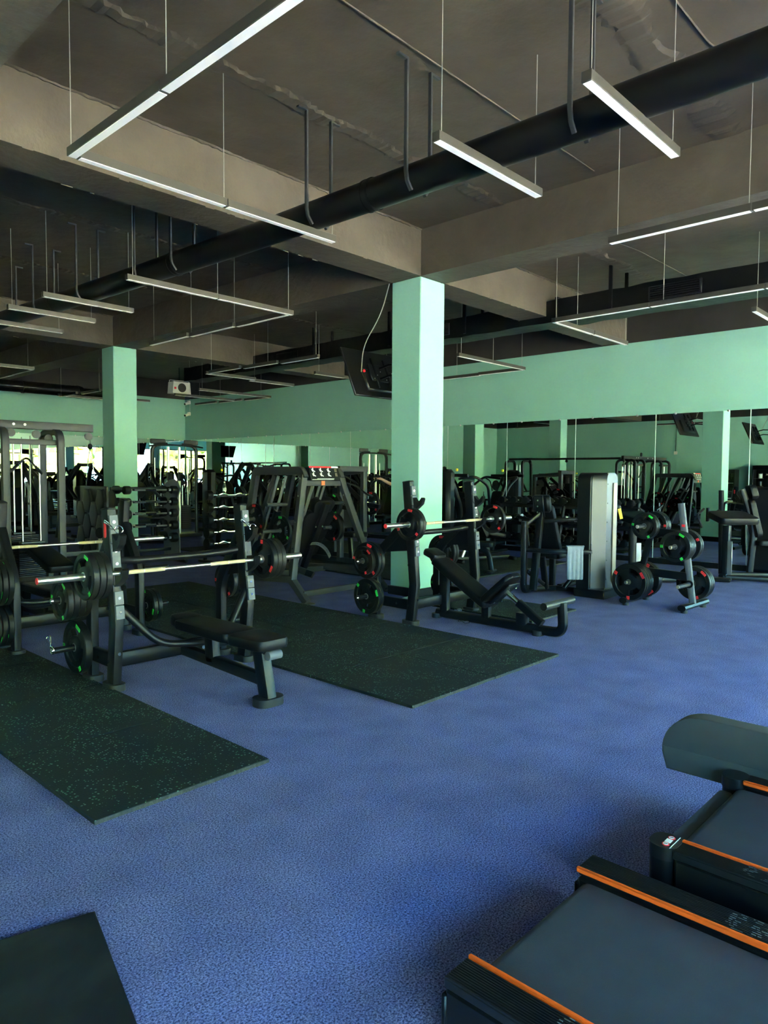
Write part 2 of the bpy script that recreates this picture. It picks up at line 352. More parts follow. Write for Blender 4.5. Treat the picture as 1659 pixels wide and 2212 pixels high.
# concrete beams on the column grid
def ybeam(x0a, x0b, y0, y1, name='beam'):
    mb = MB(); w = 0.5
    mb.add([(x0a, y0, ZB), (x0a+w, y0, ZB), (x0b+w, y1, ZB), (x0b, y1, ZB), (x0a, y0, ZC), (x0a+w, y0, ZC), (x0b+w, y1, ZC), (x0b, y1, ZC)],
           [(3, 2, 1, 0), (4, 5, 6, 7), (0, 1, 5, 4), (1, 2, 6, 5), (2, 3, 7, 6), (3, 0, 4, 7)])
    return struct(mb.build(name, 'beam_paint'))
for x in (7.05, 1.2):
    d = -0.32 if x > 5 else 0
    ybeam(x, x, YF+0.02, 5.998); ybeam(x, x+d, 6.502, 13.778); ybeam(x+d, x+d, 14.282, YW-0.02)
for y in (6.0, 13.78, -1.78):
    o = MB().box(((XW+XL)/2, y+0.25, (ZB+ZC)/2+0.001), (XW-XL-0.02, 0.5, ZC-ZB-0.002)).build('beam', 'beam_paint'); struct(o)
    rough_strip(-5.5, 13.0, y-0.001, 0.06, 0.02, ZC).build('beam_seam', 'beam_paint', o)
    mb = MB(); x = -5.4
    while x < 13.0:                                   # rough drips along the lower arris
        l = random.uniform(0.03, 0.12); mb.box((x, y+0.25+random.choice((-0.247, 0.247)), ZB+0.002), (l, random.uniform(0.008, 0.016), random.uniform(0.008, 0.02)), (0, 0, random.uniform(-.1, .1))); x += l+random.uniform(0.02, 0.35)
    s_ = mb.build('plaster_burr', 'beam_paint', o); s_['kind'] = 'stuff'
# walls: dark band above the mint band
def wall(name, c, d, seg):
    o = MB().box(c, d).build(name, 'dark_paint'); struct(o); return o
GZ = 4.15
wr = struct(MB().box((XW+0.16, (YW+YF)/2, GZ/2), (0.3, YW-YF+0.6, GZ)).build('wall_right', 'wall'))
MB().box((XW+0.17, (YW+YF)/2, (GZ+ZC)/2), (0.3, YW-YF+0.6, ZC-GZ)).build('upper_band', 'black_paint', wr)
wb = struct(MB().box(((XW+XL)/2, YW+0.16, GZ/2), (XW-XL, 0.3, GZ)).build('wall_back', 'wall'))
MB().box(((XW+XL)/2, YW+0.17, (GZ+ZC)/2), (XW-XL, 0.3, ZC-GZ)).build('upper_band', 'black_paint', wb)
wl = struct(MB().box((XL-0.15, (YW+YF)/2, GZ/2), (0.3, YW-YF+0.6, GZ)).build('wall_left', 'wall'))
MB().box((XL-0.16, (YW+YF)/2, (GZ+ZC)/2), (0.3, YW-YF+0.6, ZC-GZ)).build('upper_band', 'black_paint', wl)
wf = struct(MB().box(((XW+XL)/2, YF-0.15, (3.5+ZC)/2), (XW-XL, 0.3, ZC-3.5)).build('wall_front', 'wall'))
# mirror panels, glass seams, clips, black strip at the foot
MZ0, MZ1 = 0.10, 2.77
def mirror_row(par, axis, fixed, a0, a1, step, start):
    s = [start+step*i for i in range(-20, 20)]; s = [q for q in s if a0+0.3 < q < a1-0.3]; s = [a0]+s+[a1]
    for i in range(len(s)-1):
        p, q = s[i]+0.005, s[i+1]-0.005; c = (p+q)/2; l = q-p
        if axis == 'y': MB().box((fixed+0.003, c, (MZ0+MZ1)/2), (0.005, l, MZ1-MZ0)).build('mirror_panel', 'mirror', par)
        else: MB().box((c, fixed+0.003, (MZ0+MZ1)/2), (l, 0.005, MZ1-MZ0)).build('mirror_panel', 'mirror', par)
        if i:
            e = s[i]
            if axis == 'y': MB().box((fixed+0.0035, e, (MZ0+MZ1)/2), (0.006, 0.014, MZ1-MZ0)).build('mirror_seam', 'mirror_edge', par)
            else: MB().box((e, fixed+0.0035, (MZ0+MZ1)/2), (0.014, 0.006, MZ1-MZ0)).build('mirror_seam', 'mirror_edge', par)
        for k in (0.22, 0.78):
            e = p+l*k
            d = (0.02, 0.035, 0.035) if axis == 'y' else (0.035, 0.02, 0.035); cc = (fixed-0.004, e, MZ1) if axis == 'y' else (e, fixed-0.004, MZ1)
            MB().box(cc, d, bev=.006).build('mirror_clip', 'satin', par)
mirror_row(wr, 'y', XW, YF+0.05, YW-0.03, 1.63, 5.40)
mirror_row(wb, 'x', YW, 1.4, XW-0.03, 1.63, 3.2)
struct(MB().box((XW-0.012, (YW+YF)/2, 0.05), (0.024, YW-YF-0.05, 0.1)).build('baseboard_right', 'blackplastic'))
struct(MB().box(((XW+XL)/2-0.03, YW-0.012, 0.05), (XW-XL-0.08, 0.024, 0.1)).build('baseboard_back', 'blackplastic'))
# columns
def column(x, y, lab):
    o = tag(MB().box((0, 0, ZB/2+0.055), (0.5, 0.5, ZB-0.11), bev=0.012).build('column', 'wall', None, (x+0.25, y+0.25, 0)), lab, 'column')
    o['kind'] = 'structure'
    MB().box((0, 0, 0.06), (0.55, 0.55, 0.12), bev=0.008).build('plinth', 'blackplastic', o)
    return o
column(7.05, 6.0, 'mint green square column in the middle of the gym, nearest the camera')
column(6.73, 13.78, 'mint green square column standing behind the barbell rack at left')
column(1.2, 6.0, 'mint green column beside the reception, seen only in the mirrors')
column(1.2, 13.78, 'mint green column far left, seen only in the mirror')
column(7.05, -1.78, 'mint green column near the windows behind the treadmills')
column(1.2, -1.78, 'mint green column behind the camera near the windows')
# glazed front behind the camera
nb = 8; x0, x1 = XL+0.02, XW-0.02; bw = (x1-x0)/nb
for i in range(nb):
    a, b_ = x0+i*bw, x0+(i+1)*bw; mb = MB()
    for xx in (a+0.03, b_-0.03): mb.box((xx, YF-0.06, 1.75), (0.06, 0.12, 3.5))
    for zz in (0.04, 1.0, 3.46): mb.box(((a+b_)/2, YF-0.06, zz), (b_-a-0.12, 0.11, 0.07))
    o = struct(mb.build('window_%d' % (i+1), 'blackplastic'))
    for z0, z1 in ((0.076, 0.964), (1.036, 3.424)):
        MB().box(((a+b_)/2, YF-0.06, (z0+z1)/2), (b_-a-0.125, 0.008, z1-z0)).build('pane', 'glass', o)
# outside: paving and trees seen in the mirrors
g = struct(MB().box((4, -64, -0.25), (260, 118.8, 0.2)).build('ground_outside', 'ground'))
def tree(x, y, h, r, lab):
    t = thing('roadside_tree', lab, 'tree', (x, y, -0.15), random.uniform(0, 6), 'trees outside the windows')
    MB().tube([(0, 0, 0), (0.1, 0, h*0.35), (-0.1, 0.1, h*0.7)], 0.16, 8).build('trunk', 'trunk', t)
    mb = MB()
    for i in range(26):
        a = random.uniform(0, 2*PI); d = r*math.sqrt(random.random())*0.8; z = h*random.uniform(0.35, 1.0); q = r*random.uniform(0.22, 0.42)
        c = (d*math.cos(a)*(1.3-z/h), d*math.sin(a)*(1.3-z/h), z)
        nv = len(mb.v); mb.ball(c, q, 8, (1, 1, 0.8))
        for j in range(nv, len(mb.v)):
            p = Vector(mb.v[j])-Vector(c); mb.v[j] = tuple(Vector(c)+p*random.uniform(0.7, 1.3))
    mb.build('crown', 'leaf', t, smooth=0)
for i, (x, y, h, r) in enumerate(((-8, -15, 6, 2.6), (-3, -18, 7.5, 3.2), (2, -14, 4.2, 2.4), (6, -17, 6.5, 3.0), (10.5, -14, 5.0, 2.4), (15, -18, 7.5, 3.4), (20, -16, 6, 3), (-14, -19, 8, 3.4), (26, -22, 8, 3.5), (4, -24, 8, 3.6))):
    tree(x, y, h, r, 'leafy sunlit tree outside the glazed front, number %d of the row in the far mirror' % (i+1) if False else ('tall', 'short')[h < 6.2]+' sunlit tree outside the glazed front, '+('left end', 'second from left', 'third from left', 'fourth from left', 'centre', 'right of centre', 'far right', 'leftmost', 'rightmost', 'rear centre')[i]+' in the mirror')

# ================================================================== CEILING SERVICES
LZ = 3.72
def lamp(segs, wires, lab, grp='black linear pendant lamps'):
    """segs: list of (x0,y0,x1,y1); each is a straight module with its own diffuser"""
    q = 2.12/2.14; segs = [tuple(v*q for v in s_) for s_ in segs]; wires = [(x*q, y*q) for x, y in wires]
    t = thing('linear_lamp', lab, 'lamp', (segs[0][0], segs[0][1], LZ), 0, grp); ox, oy = segs[0][0], segs[0][1]
    for a, b_, c, d in segs:
        hx = abs(c-a) > abs(d-b_); l = math.hypot(c-a, d-b_); cc = ((a+c)/2-ox, (b_+d)/2-oy, 0)
        sz = (l-0.004, 0.062, 0.058) if hx else (0.062, l-0.004, 0.058)
        MB().box((cc[0], cc[1], 0.0305), sz, bev=.002).build('housing', 'lamp_body', t)
        ds = (l-0.03, 0.050, 0.004) if hx else (0.050, l-0.03, 0.004)
        MB().box((cc[0], cc[1], -0.0005), ds).build('diffuser', 'diffuser', t)
    for (x, y) in wires: MB().cyl((x-ox, y-oy, 0.058), (x-ox, y-oy, ZC-LZ-.002), 0.0032, 5).build('suspension_wire', 'wire', t)
    return t
def mods(x0, y0, x1, y1, n):
    return [(x0+(x1-x0)*i/n, y0+(y1-y0)*i/n, x0+(x1-x0)*(i+1)/n, y0+(y1-y0)*(i+1)/n) for i in range(n)]
lamp(mods(2.13, 4.93, 2.13, 0.05, 4)+mods(2.16, 4.90, 4.53, 4.90, 2), [(2.10, 4.86), (2.15, 3.72), (3.33, 4.90), (4.5, 4.9), (2.13, 2.5), (2.13, 1.28)], 'long L-shaped pendant lamp with wide white strip running out of frame, top left')
lamp(mods(3.60, 2.95, 4.86, 2.95, 1), [(3.66, 2.95), (4.80, 2.95)], 'short pendant lamp crossing under the round duct, left of two top right')
lamp(mods(3.62, 1.92, 4.88, 1.92, 1), [(3.68, 1.92), (4.82, 1.92)], 'short pendant lamp nearest the top right corner, crossing under the duct')
lamp(mods(6.25, 3.05, 6.25, -0.6, 3), [(6.25, 2.97), (6.25, 1.86), (6.25, .6)], 'long pendant lamp hanging below the concrete beam at the right edge')
lamp(mods(3.82, 7.5, 6.17, 7.5, 2)+mods(6.14, 7.53, 6.0, 11.0, 3), [(3.9, 7.5), (5.0, 7.5), (6.1, 7.5), (6.08, 8.7), (6.03, 10.9), (6.05, 9.8)], 'L-shaped pendant lamp left of the main column, behind the beam')
for i, (x, y, w) in enumerate(((3.50, 8.98, 1.17), (3.45, 9.98, 1.17), (3.62, 11.08, 1.0))):
    lamp(mods(x, y, x+w, y, 1), [(x+0.06, y), (x+w-0.06, y)], ('nearest', 'middle', 'farthest')[i]+' of three short parallel pendant lamps at the left edge')
lamp(mods(4.6, 15.4, 5.82, 15.4, 1)+mods(5.79, 15.43, 5.82, 17.6, 2), [(5.0, 15.4), (5.7, 15.4), (5.8, 17.3)], 'L-shaped pendant lamp far left above the cable station')
lamp(mods(8.85, 5.12, 11.15, 5.10, 2)+mods(8.88, 5.09, 8.88, -0.2, 4), [(8.9, 5.1), (9.5, 5.1), (11.1, 5.1), (8.88, 3.6), (8.88, 2.3)], 'L-shaped pendant lamp right of the main column below the wrapped duct')
lamp(mods(10.2, 7.8, 12.4, 7.8, 2)+mods(12.37, 7.83, 12.5, 10.0, 2), [(10.3, 7.8), (11.3, 7.8), (12.3, 7.8), (12.4, 9.5)], 'dark L-shaped pendant lamp against the mint wall right of the column')
lamp(mods(9.97, 2.87, 12.3, 2.87, 2), [(10.1, 2.87), (11.2, 2.87)], 'pendant lamp cut by the right edge above the mint wall')
lamp(mods(8.45, 13.05, 8.72, 9.8, 3)+mods(8.48, 13.08, 11.05, 13.5, 2), [(8.5, 13.0), (8.6, 11.2), (8.7, 9.9), (9.8, 13.25)], 'dim L-shaped pendant lamp left of the hanging screen')
lamp(mods(10.0, 11.4, 12.4, 11.5, 2), [(10.1, 11.4), (12.3, 11.5)], 'dim pendant lamp just left of the hanging screen')
lamp(mods(8.2, 20.2, 10.6, 19.3, 2)+mods(8.22, 20.15, 8.5, 18.0, 2), [(8.3, 20.1), (9.5, 19.7), (8.5, 18.2)], 'black L-shaped pendant lamp in front of the back wall')
lamp(mods(12.3, 15.9, 12.0, 19.3, 3)+mods(12.28, 15.87, 10.0, 15.87, 2), [(12.2, 16.2), (12.0, 19.0), (10.1, 15.87)], 'black L-shaped pendant lamp close to the far corner')
lamp(mods(10.3, 16.9, 12.0, 17.8, 1), [(10.4, 16.95), (11.9, 17.75)], 'black pendant lamp above the functional trainer by the corner')
for (x, y) in ((-2.5, 4.0), (-2.5, 9.5), (-0.5, 15.0), (3.0, 17.5)):
    lamp(mods(x, y, x+2.4, y, 2)+mods(x, y+.03, x, y+2.4, 2), [(x+.1, y), (x+2.3, y), (x, y+2.3)], 'L-shaped pendant lamp on the reception side, %s, seen in the mirrors' % ('nearest the windows' if y < 5 else 'above the counter' if y < 10 else 'far left' if x < 0 else 'by the back wall'), 'pendant lamps seen in the mirrors')

# round black duct on strap hangers
ax = [(4.32, -2.5, 3.90), (4.27, 3.0, 3.895), (4.22, 6.0, 3.90), (4.14, 8.5, 3.915), (4.05, 10.5, 3.93), (3.92, 13.2, 3.95)]
dt = thing('round_duct', 'long round black ventilation duct hung from the ceiling', 'duct', (0, 0, 0))
MB().tube(ax, 0.122, 28).build('pipe', 'duct', dt)
def duct_at(y):
    for (a, b_) in zip(ax, ax[1:]):
        if a[1] <= y <= b_[1]:
            k = (y-a[1])/(b_[1]-a[1]); return [a[i]+(b_[i]-a[i])*k for i in range(3)]
for y in (0.9, 4.15, 7.05, 10.0, 12.4):
    c = duct_at(y); mb = MB()
    for dy in (-0.03, 0.03): mb.cyl((c[0], y+dy-0.012, c[2]), (c[0], y+dy+0.012, c[2]), 0.131, 28)
    mb.cyl((c[0], y-0.05, c[2]), (c[0], y+0.05, c[2]), 0.127, 28); mb.build('joint_collar', 'duct', dt)
for y in (-0.6, 2.30, 3.66, 4.79, 6.95, 7.70, 9.1, 10.35, 11.6, 12.9):
    c = duct_at(y)
    for s_ in (-1, 1):
        mb = MB(); x = c[0]+s_*0.142
        mb.bar([(x+s_*0.10, y, ZC-0.012), (x, y, ZC-0.012), (x, y, c[2]+0.02), (c[0]+s_*0.128, y, c[2]-0.05), (c[0]+s_*0.08, y, c[2]-0.11)], 0.030, 0.020, (0, 1, 0), 0.1)
        mb.build('strap_hanger', 'grey_steel', dt)
# wrapped square duct on the right with grilles
sd = thing('square_duct', 'square duct wrapped in black foil with two grilles, right of the column', 'duct', (0, 0, 0))
mb = MB(); n = 70; vs = []; fs = []
for i in range(n+1):
    y = -2.5+(16.8+2.5)*i/n; j = lambda: random.uniform(-0.012, 0.012)
    vs += [(10.15+j(), y, 4.06+j()), (10.15+j(), y, 4.40+j()), (10.62+j(), y, 4.40+j()), (10.62+j(), y, 4.06+j())]
for i in range(n):
    for k in range(4): fs.append((i*4+k, i*4+4+k, i*4+4+(k+1) % 4, i*4+(k+1) % 4))
fs += [(0, 1, 2, 3), (n*4+3, n*4+2, n*4+1, n*4)]
mb.add(vs, fs).build('wrapped_body', 'duct_cloth', sd, smooth=60)
for y in (3.95, 8.3, -0.5, 12.5):
    gr = MB().box((10.125, y, 4.23), (0.03, 0.74, 0.20), bev=.006).build('grille', 'blackplastic', sd); m2 = MB()
    for k in range(6): m2.box((10.108, y, 4.155+k*0.03), (0.014, 0.68, 0.012), (0, 0.5, 0))
    m2.build('louvre', 'duct', gr)
for y in (-1.0, 1.8, 4.9, 7.6, 9.4, 11.6, 14.5):
    for x in (10.12, 10.66): MB().box((x, y, (4.1+ZC)/2), (0.03, 0.05, ZC-4.1)).build('hanger_rod', 'steel', sd)
for y in (2.6, 5.8, 8.8): MB().bar([(10.12, y, 4.03), (10.12, y, 4.43), (10.65, y, 4.43), (10.65, y, 4.03), (10.12, y, 4.03)], 0.05, 0.006, (0, 1, 0), .1).build('foil_tape', 'duct', sd)
# smaller duct along the back wall
bd = thing('round_duct', 'black round duct along the top of the back wall, left of the speaker', 'duct', (0, 0, 0))
MB().tube([(1.5, 20.4, 3.95), (9.0, 20.4, 3.95)], 0.16, 18).build('pipe', 'duct', bd)
for x in (3.5, 5.5, 7.4, 8.9): MB().cyl((x-.03, 20.4, 3.95), (x+.03, 20.4, 3.95), 0.175, 18).build('joint_collar', 'duct', bd)
MB().tube(bend([(9.0, 20.4, 3.95), (10.2, 20.4, 3.95), (10.25, 20.4, 3.65)], .2), 0.12, 14).build('elbow', 'duct', bd)
for x in (2.5, 4.5, 6.5, 8.4): MB().cyl((x, 20.4, 4.1), (x, 20.4, ZC), 0.012, 6).build('hanger_rod', 'steel', bd)
# screens on brackets behind the columns
def tv(cx_, cy_, lab):
    t = thing('hanging_screen', lab, 'screen', (cx_, cy_, 0), 0, 'screens on the columns')
    r = (math.radians(-24), 0, 0); m0 = Tm((0.10, 0.52, 3.02), r)
    def bx(c, s, nm, mt, bev=.01):
        mb = MB().box(c, s, bev=bev); mb.v = [tuple(m0 @ Vector(v)) for v in mb.v]; return mb.build(nm, mt, t)
    bx((0, 0, 0), (1.30, 0.035, 0.74), 'panel', 'tv'); bx((0, 0.019, 0.01), (1.26, 0.004, 0.70), 'screen', 'screen', 0)
    bx((0.0, -0.035, -0.12), (0.80, 0.05, 0.34), 'rear_housing', 'tv', .02); bx((-0.10, -0.075, -0.02), (0.40, 0.03, 0.26), 'mount_plate', 'blackplastic', .004)
    for s_ in (-.2, .05): bx((s_, -0.085, -0.02), (0.03, 0.03, 0.46), 'mount_rail', 'steel', .004)
    mb = MB()
    for k in range(7): mb.box((-.25+.08*k, -.095, -.12+.06*(k % 3)), (.012, .008, .012))
    mb.v = [tuple(m0 @ Vector(v)) for v in mb.v]; mb.build('screw', 'satin', t)
    mb = MB().cyl((-.38, -.07, .0), (-.38, -.05, .0), .02, 10); mb.v = [tuple(m0 @ Vector(v)) for v in mb.v]; mb.build('cable_plug', 'red', t)
    MB().box((0, .03, 3.05), (.12, .05, .3), bev=.01).build('wall_bracket', 'steel', t)
    for z in (2.97, 3.12): MB().bar([(0, .05, z), (0.0, .25, z+.02), (-.02, .42, z-.02)], .035, .03, (1, 0, 0)).build('bracket_arm', 'steel', t)
    MB().tube(bend([(-.28, .0, ZB-.02), (-.33, .1, 3.75), (-.42, .35, 3.35), (-.36, .44, 3.02)], .3), .007, 6).build('power_cable', 'wire', t)
    return t
tv(7.28, 6.5, 'black hanging screen tilted down behind the main column')
tv(1.45, 6.5, 'black hanging screen on the reception side column, seen in the mirror')
sp = thing('wall_speaker', 'cream box speaker with a small red badge hung under the dark ceiling', 'speaker', (11.25, 18.9, 4.15), 0.0)
MB().prism([(-.30, -.17), (.30, -.17), (.27, .17), (-.27, .17)], .3, Tm((0, .15, 0), (PI/2, 0, 0))).build('cabinet', 'cream', sp)
MB().cyl((0, -.15, 0), (0, -.165, 0), .13, 18).build('grille', 'lamp_body', sp); MB().box((-.22, -.156, -.02), (.06, .01, .06)).build('badge', 'red', sp)
MB().bar(bend([(-.32, 0, 0), (-.32, 0, .22), (.32, 0, .22), (.32, 0, 0)], .03), .03, .012, (0, 1, 0)).build('bracket', 'cream', sp); MB().cyl((0, 0, .22), (0, 0, .6), .012, 6).build('hanger_rod', 'steel', sp)
s2 = thing('wall_speaker', 'cream box speaker half hidden behind the main column, upper right of it', 'speaker', (8.55, 7.0, 3.36), 0.6)
MB().prism([(-.10, -.14), (.10, -.14), (.09, .14), (-.09, .14)], .2, Tm((0, .1, 0), (PI/2, 0, 0))).build('cabinet', 'cream', s2); MB().cyl((0, -.1, 0), (0, -.11, 0), .07, 14).build('grille', 'lamp_body', s2)
MB().cyl((0, 0, .14), (0, 0, ZC-3.36), .012, 6).build('hanger_rod', 'steel', s2)
for z, l in ((4.0, 'upper white security camera in the far corner'), (3.62, 'lower white security camera in the far corner')):
    c = thing('security_camera', l, 'camera', (XW-.02, YW-.35, z))
    MB().box((-.05, 0, .03), (.10, .10, .12), bev=.02).build('base', 'cream', c); MB().cyl((-.10, -.02, 0), (-.24, -.06, -.04), .045, 12).build('housing', 'cream', c); MB().cyl((-.24, -.06, -.04), (-.25, -.063, -.043), .035, 12).build('lens', 'screen', c)
cl = tag(MB().tube([(XW-.01, YW-.32, 4.14), (XW-.01, YW-.32, 3.66)], .006, 5).build('signal_cable', 'cream'), 'thin pale cable running down between the two corner cameras', 'cable')

# ================================================================== MATS
def tile_mat(name, lab, x0, y0, nx, ny, s=0.0, th=0.022, tx=1.0, ty=1.02):
    t = thing(name, lab, 'mat', (x0, y0, 0.001), s)
    for i in range(nx):
        for j in range(ny):
            o = MB().box(((i+.5)*tx, (j+.5)*ty, th/2), (tx-.007, ty-.007, th), bev=.0025).build('rubber_tile', 'tile', t)
            if j == 0:
                mb = MB(); n = 18; vs = []; fs = []
                for k in range(n+1):
                    x = i*tx+.005+(tx-.01)*k/n; e = random.uniform(.0005, .005); vs += [(x, -e, .001), (x, -e*.6, th-.002)]
                for k in range(n): fs.append((k*2, k*2+2, k*2+3, k*2+1))
                mb.add([(a, b_+.0015, c) for a, b_, c in vs], fs).build('cut_edge', 'tile_edge', t)
    return t
tile_mat('rubber_mat', 'green flecked black rubber mat at the left edge of the carpet', 1.40, 3.115, 1, 6)
tile_mat('rubber_mat', 'large green flecked black rubber mat in the middle, between the two press benches', 3.64, 3.14, 2, 6)
tile_mat('rubber_mat', 'flecked black rubber mat under the incline bench, before the towel machine', 6.72, 4.08, 1, 2, ty=.93)
tile_mat('rubber_mat', 'dark rubber flooring along the mirror wall behind the machines', 7.95, 6.5, 4, 7)
pm = tag(MB().cushion([(0, 0), (-1.15, .0), (-1.15, -1.3), (0, -1.3)], .018, None, .003).build('plain_mat', 'dusty', None, (1.108, 2.467, .001), (0, 0, math.radians(-14.2))), 'plain dusty black rubber mat corner at the bottom left', 'mat')

# ================================================================== WEIGHT PLATES
def plate_mesh(R, t):
    h = t/2; ra = [.0262, .052, R*.43, R*.47, R*.74, R*.78, R*.965, R]; hh = [.92, .98, .80, .62, .62, 1, 1, .8]; n = 36; mb = MB(); vs = []; fs = []
    for s_ in (1, -1):
        for r, k in zip(ra, hh):
            for a in range(n):
                rr = r
                if abs(r-R*.43) < 1e-6 or abs(r-R*.47) < 1e-6: rr = r*(1+.10*math.cos(3*2*PI*a/n))       # tri-lobed hub
                vs.append((s_*h*k, rr*math.cos(2*PI*a/n), rr*math.sin(2*PI*a/n)))
    L = len(ra); hole = lambda a: (a-6+3) % 12 < 6
    ix = lambda s_, l, a: (0 if s_ > 0 else L*n)+l*n+a % n
    for l in range(L-1):
        for a in range(n):
            if l == 3 and hole(a):
                if True:
                    fs.append((ix(1, 3, a), ix(1, 3, a+1), ix(-1, 3, a+1), ix(-1, 3, a)))
                    fs.append((ix(-1, 4, a), ix(-1, 4, a+1), ix(1, 4, a+1), ix(1, 4, a)))
                    if not hole(a-1): fs.append((ix(1, 3, a), ix(-1, 3, a), ix(-1, 4, a), ix(1, 4, a)))
                    if not hole(a+1): fs.append((ix(-1, 3, a+1), ix(1, 3, a+1), ix(1, 4, a+1), ix(-1, 4, a+1)))
                continue
            fs.append((ix(1, l, a), ix(1, l+1, a), ix(1, l+1, a+1), ix(1, l, a+1)))
            fs.append((ix(-1, l, a), ix(-1, l, a+1), ix(-1, l+1, a+1), ix(-1, l+1, a)))
    for a in range(n):
        fs.append((ix(1, L-1, a), ix(-1, L-1, a), ix(-1, L-1, a+1), ix(1, L-1, a+1)))
        fs.append((ix(1, 0, a), ix(1, 0, a+1), ix(-1, 0, a+1), ix(-1, 0, a)))
    return mb.add(vs, fs).mesh('weight_plate', M['rubber'], 30)
_pl = {}
def plate_proto(R, t, col, num):
    k = (R, t, col, num)
    if k in _pl: return _pl[k]
    me = plate_mesh(R, t); parts = []
    s_ = R*.18; lm = MB().box((0, 0, 0), (t+.0035, s_, s_), bev=.0012).mesh('label', M[col]); lw = MB().box((0, 0, 0), (t+.0035, s_*2.0, s_*.8), bev=.0012).mesh('label', M[col])
    rg = MB(); n = 20
    vs = []
    for x in (-t/2*.98-.0015, t/2*.98+.0015):
        for r in (.0262, .0325):
            for a in range(n): vs.append((x, r*math.cos(2*PI*a/n), r*math.sin(2*PI*a/n)))
    fs = []
    for a in range(n):
        b_ = (a+1) % n; fs += [(a, b_, n+b_, n+a), (2*n+a, 3*n+a, 3*n+b_, 2*n+b_), (n+a, n+b_, 3*n+b_, 3*n+a), (a, 2*n+a, 2*n+b_, b_)]
    ring = rg.add(vs, fs).mesh('bore_ring', M['satin'])
    dg = text_mesh(num, s_*.85).copy(); dg.materials.append(M['ink'])
    dw = text_mesh(num+' KG', s_*.62).copy(); dw.materials.append(M['ink'])
    _pl[k] = (me, lm, lw, ring, dg, dw, t); return _pl[k]
def plate(x, y, z, R, t, col, num, lab, group=None, ang=None):
    me, lm, lw, ring, dg, dw, t = plate_proto(R, t, col, num)
    o = put('weight_plate', me, None, (x, y, z), (random.uniform(0, 6.28) if ang is None else ang, 0, 0)); tag(o, lab, 'weight plate', group)
    put('bore_ring', ring, o)
    for i in range(3):
        a = 2*PI*i/3+PI/2+PI/3*0; wide = i == 0
        l = put('label', lw if wide else lm, o, (0, R*.868*math.cos(a), R*.868*math.sin(a)), (a-PI/2, 0, 0))
        for sx_ in (-1,):
            d = put('digits', dw if wide else dg, l, (sx_*(t/2+.0022), 0, 0)); d.rotation_euler = (PI/2, 0, -PI/2)
    return o

def barbell(cx_, y, z, lab, L=2.26):
    t = thing('barbell', lab, 'barbell', (cx_, y, z), 0, 'barbells on the press benches'); h = L/2; sl = .43
    MB().cyl((-h+sl, 0, 0), (h-sl, 0, 0), .0143, 14).build('shaft', 'satin', t)
    for s_ in (-1, 1):
        MB().cyl((s_*(h-sl), 0, 0), (s_*h, 0, 0), .0252, 20).build('sleeve', 'satin', t)
        mb = MB(); mb.cyl((s_*(h-sl-.012), 0, 0), (s_*(h-sl+.012), 0, 0), .036, 20); mb.cyl((s_*(h-sl-.05), 0, 0), (s_*(h-sl-.012), 0, 0), .024, 16); mb.build('collar', 'satin', t)
        MB().cyl((s_*(h+.0002), 0, 0), (s_*(h+.004), 0, 0), .0225, 18).build('end_cap', 'red' if s_ < 0 else 'satin', t)
        for a, b_ in ((.20, .365), (.375, .53)): MB().cyl((s_*a, 0, 0), (s_*b_, 0, 0), .0158, 14).build('knurled_grip', 'knurl', t)
    return t
def spring_clip(x, y, z, lab, rot=(0, 0, 0)):
    t = thing('spring_clip', lab, 'clip', (x, y, z)); t.rotation_euler = rot; mb = MB(); p = []
    for k in range(34): p.append((.012*k/33-.006, .029*math.cos(k/33*4*PI), .029*math.sin(k/33*4*PI)))
    mb.tube(p, .0032, 6).build('coil', 'chrome', t)
    for a in (0.25, -.25): MB().tube(bend([(-.006 if a > 0 else .006, .029, 0), (a*.02, .06, .02+a*.02), (a*.06, .105, .035+a*.03), (a*.02, .105, .05+a*.03), (0, .07, .03+a*.02)], .012, 3), .0032, 6).build('finger_loop', 'chrome', t)
    return t

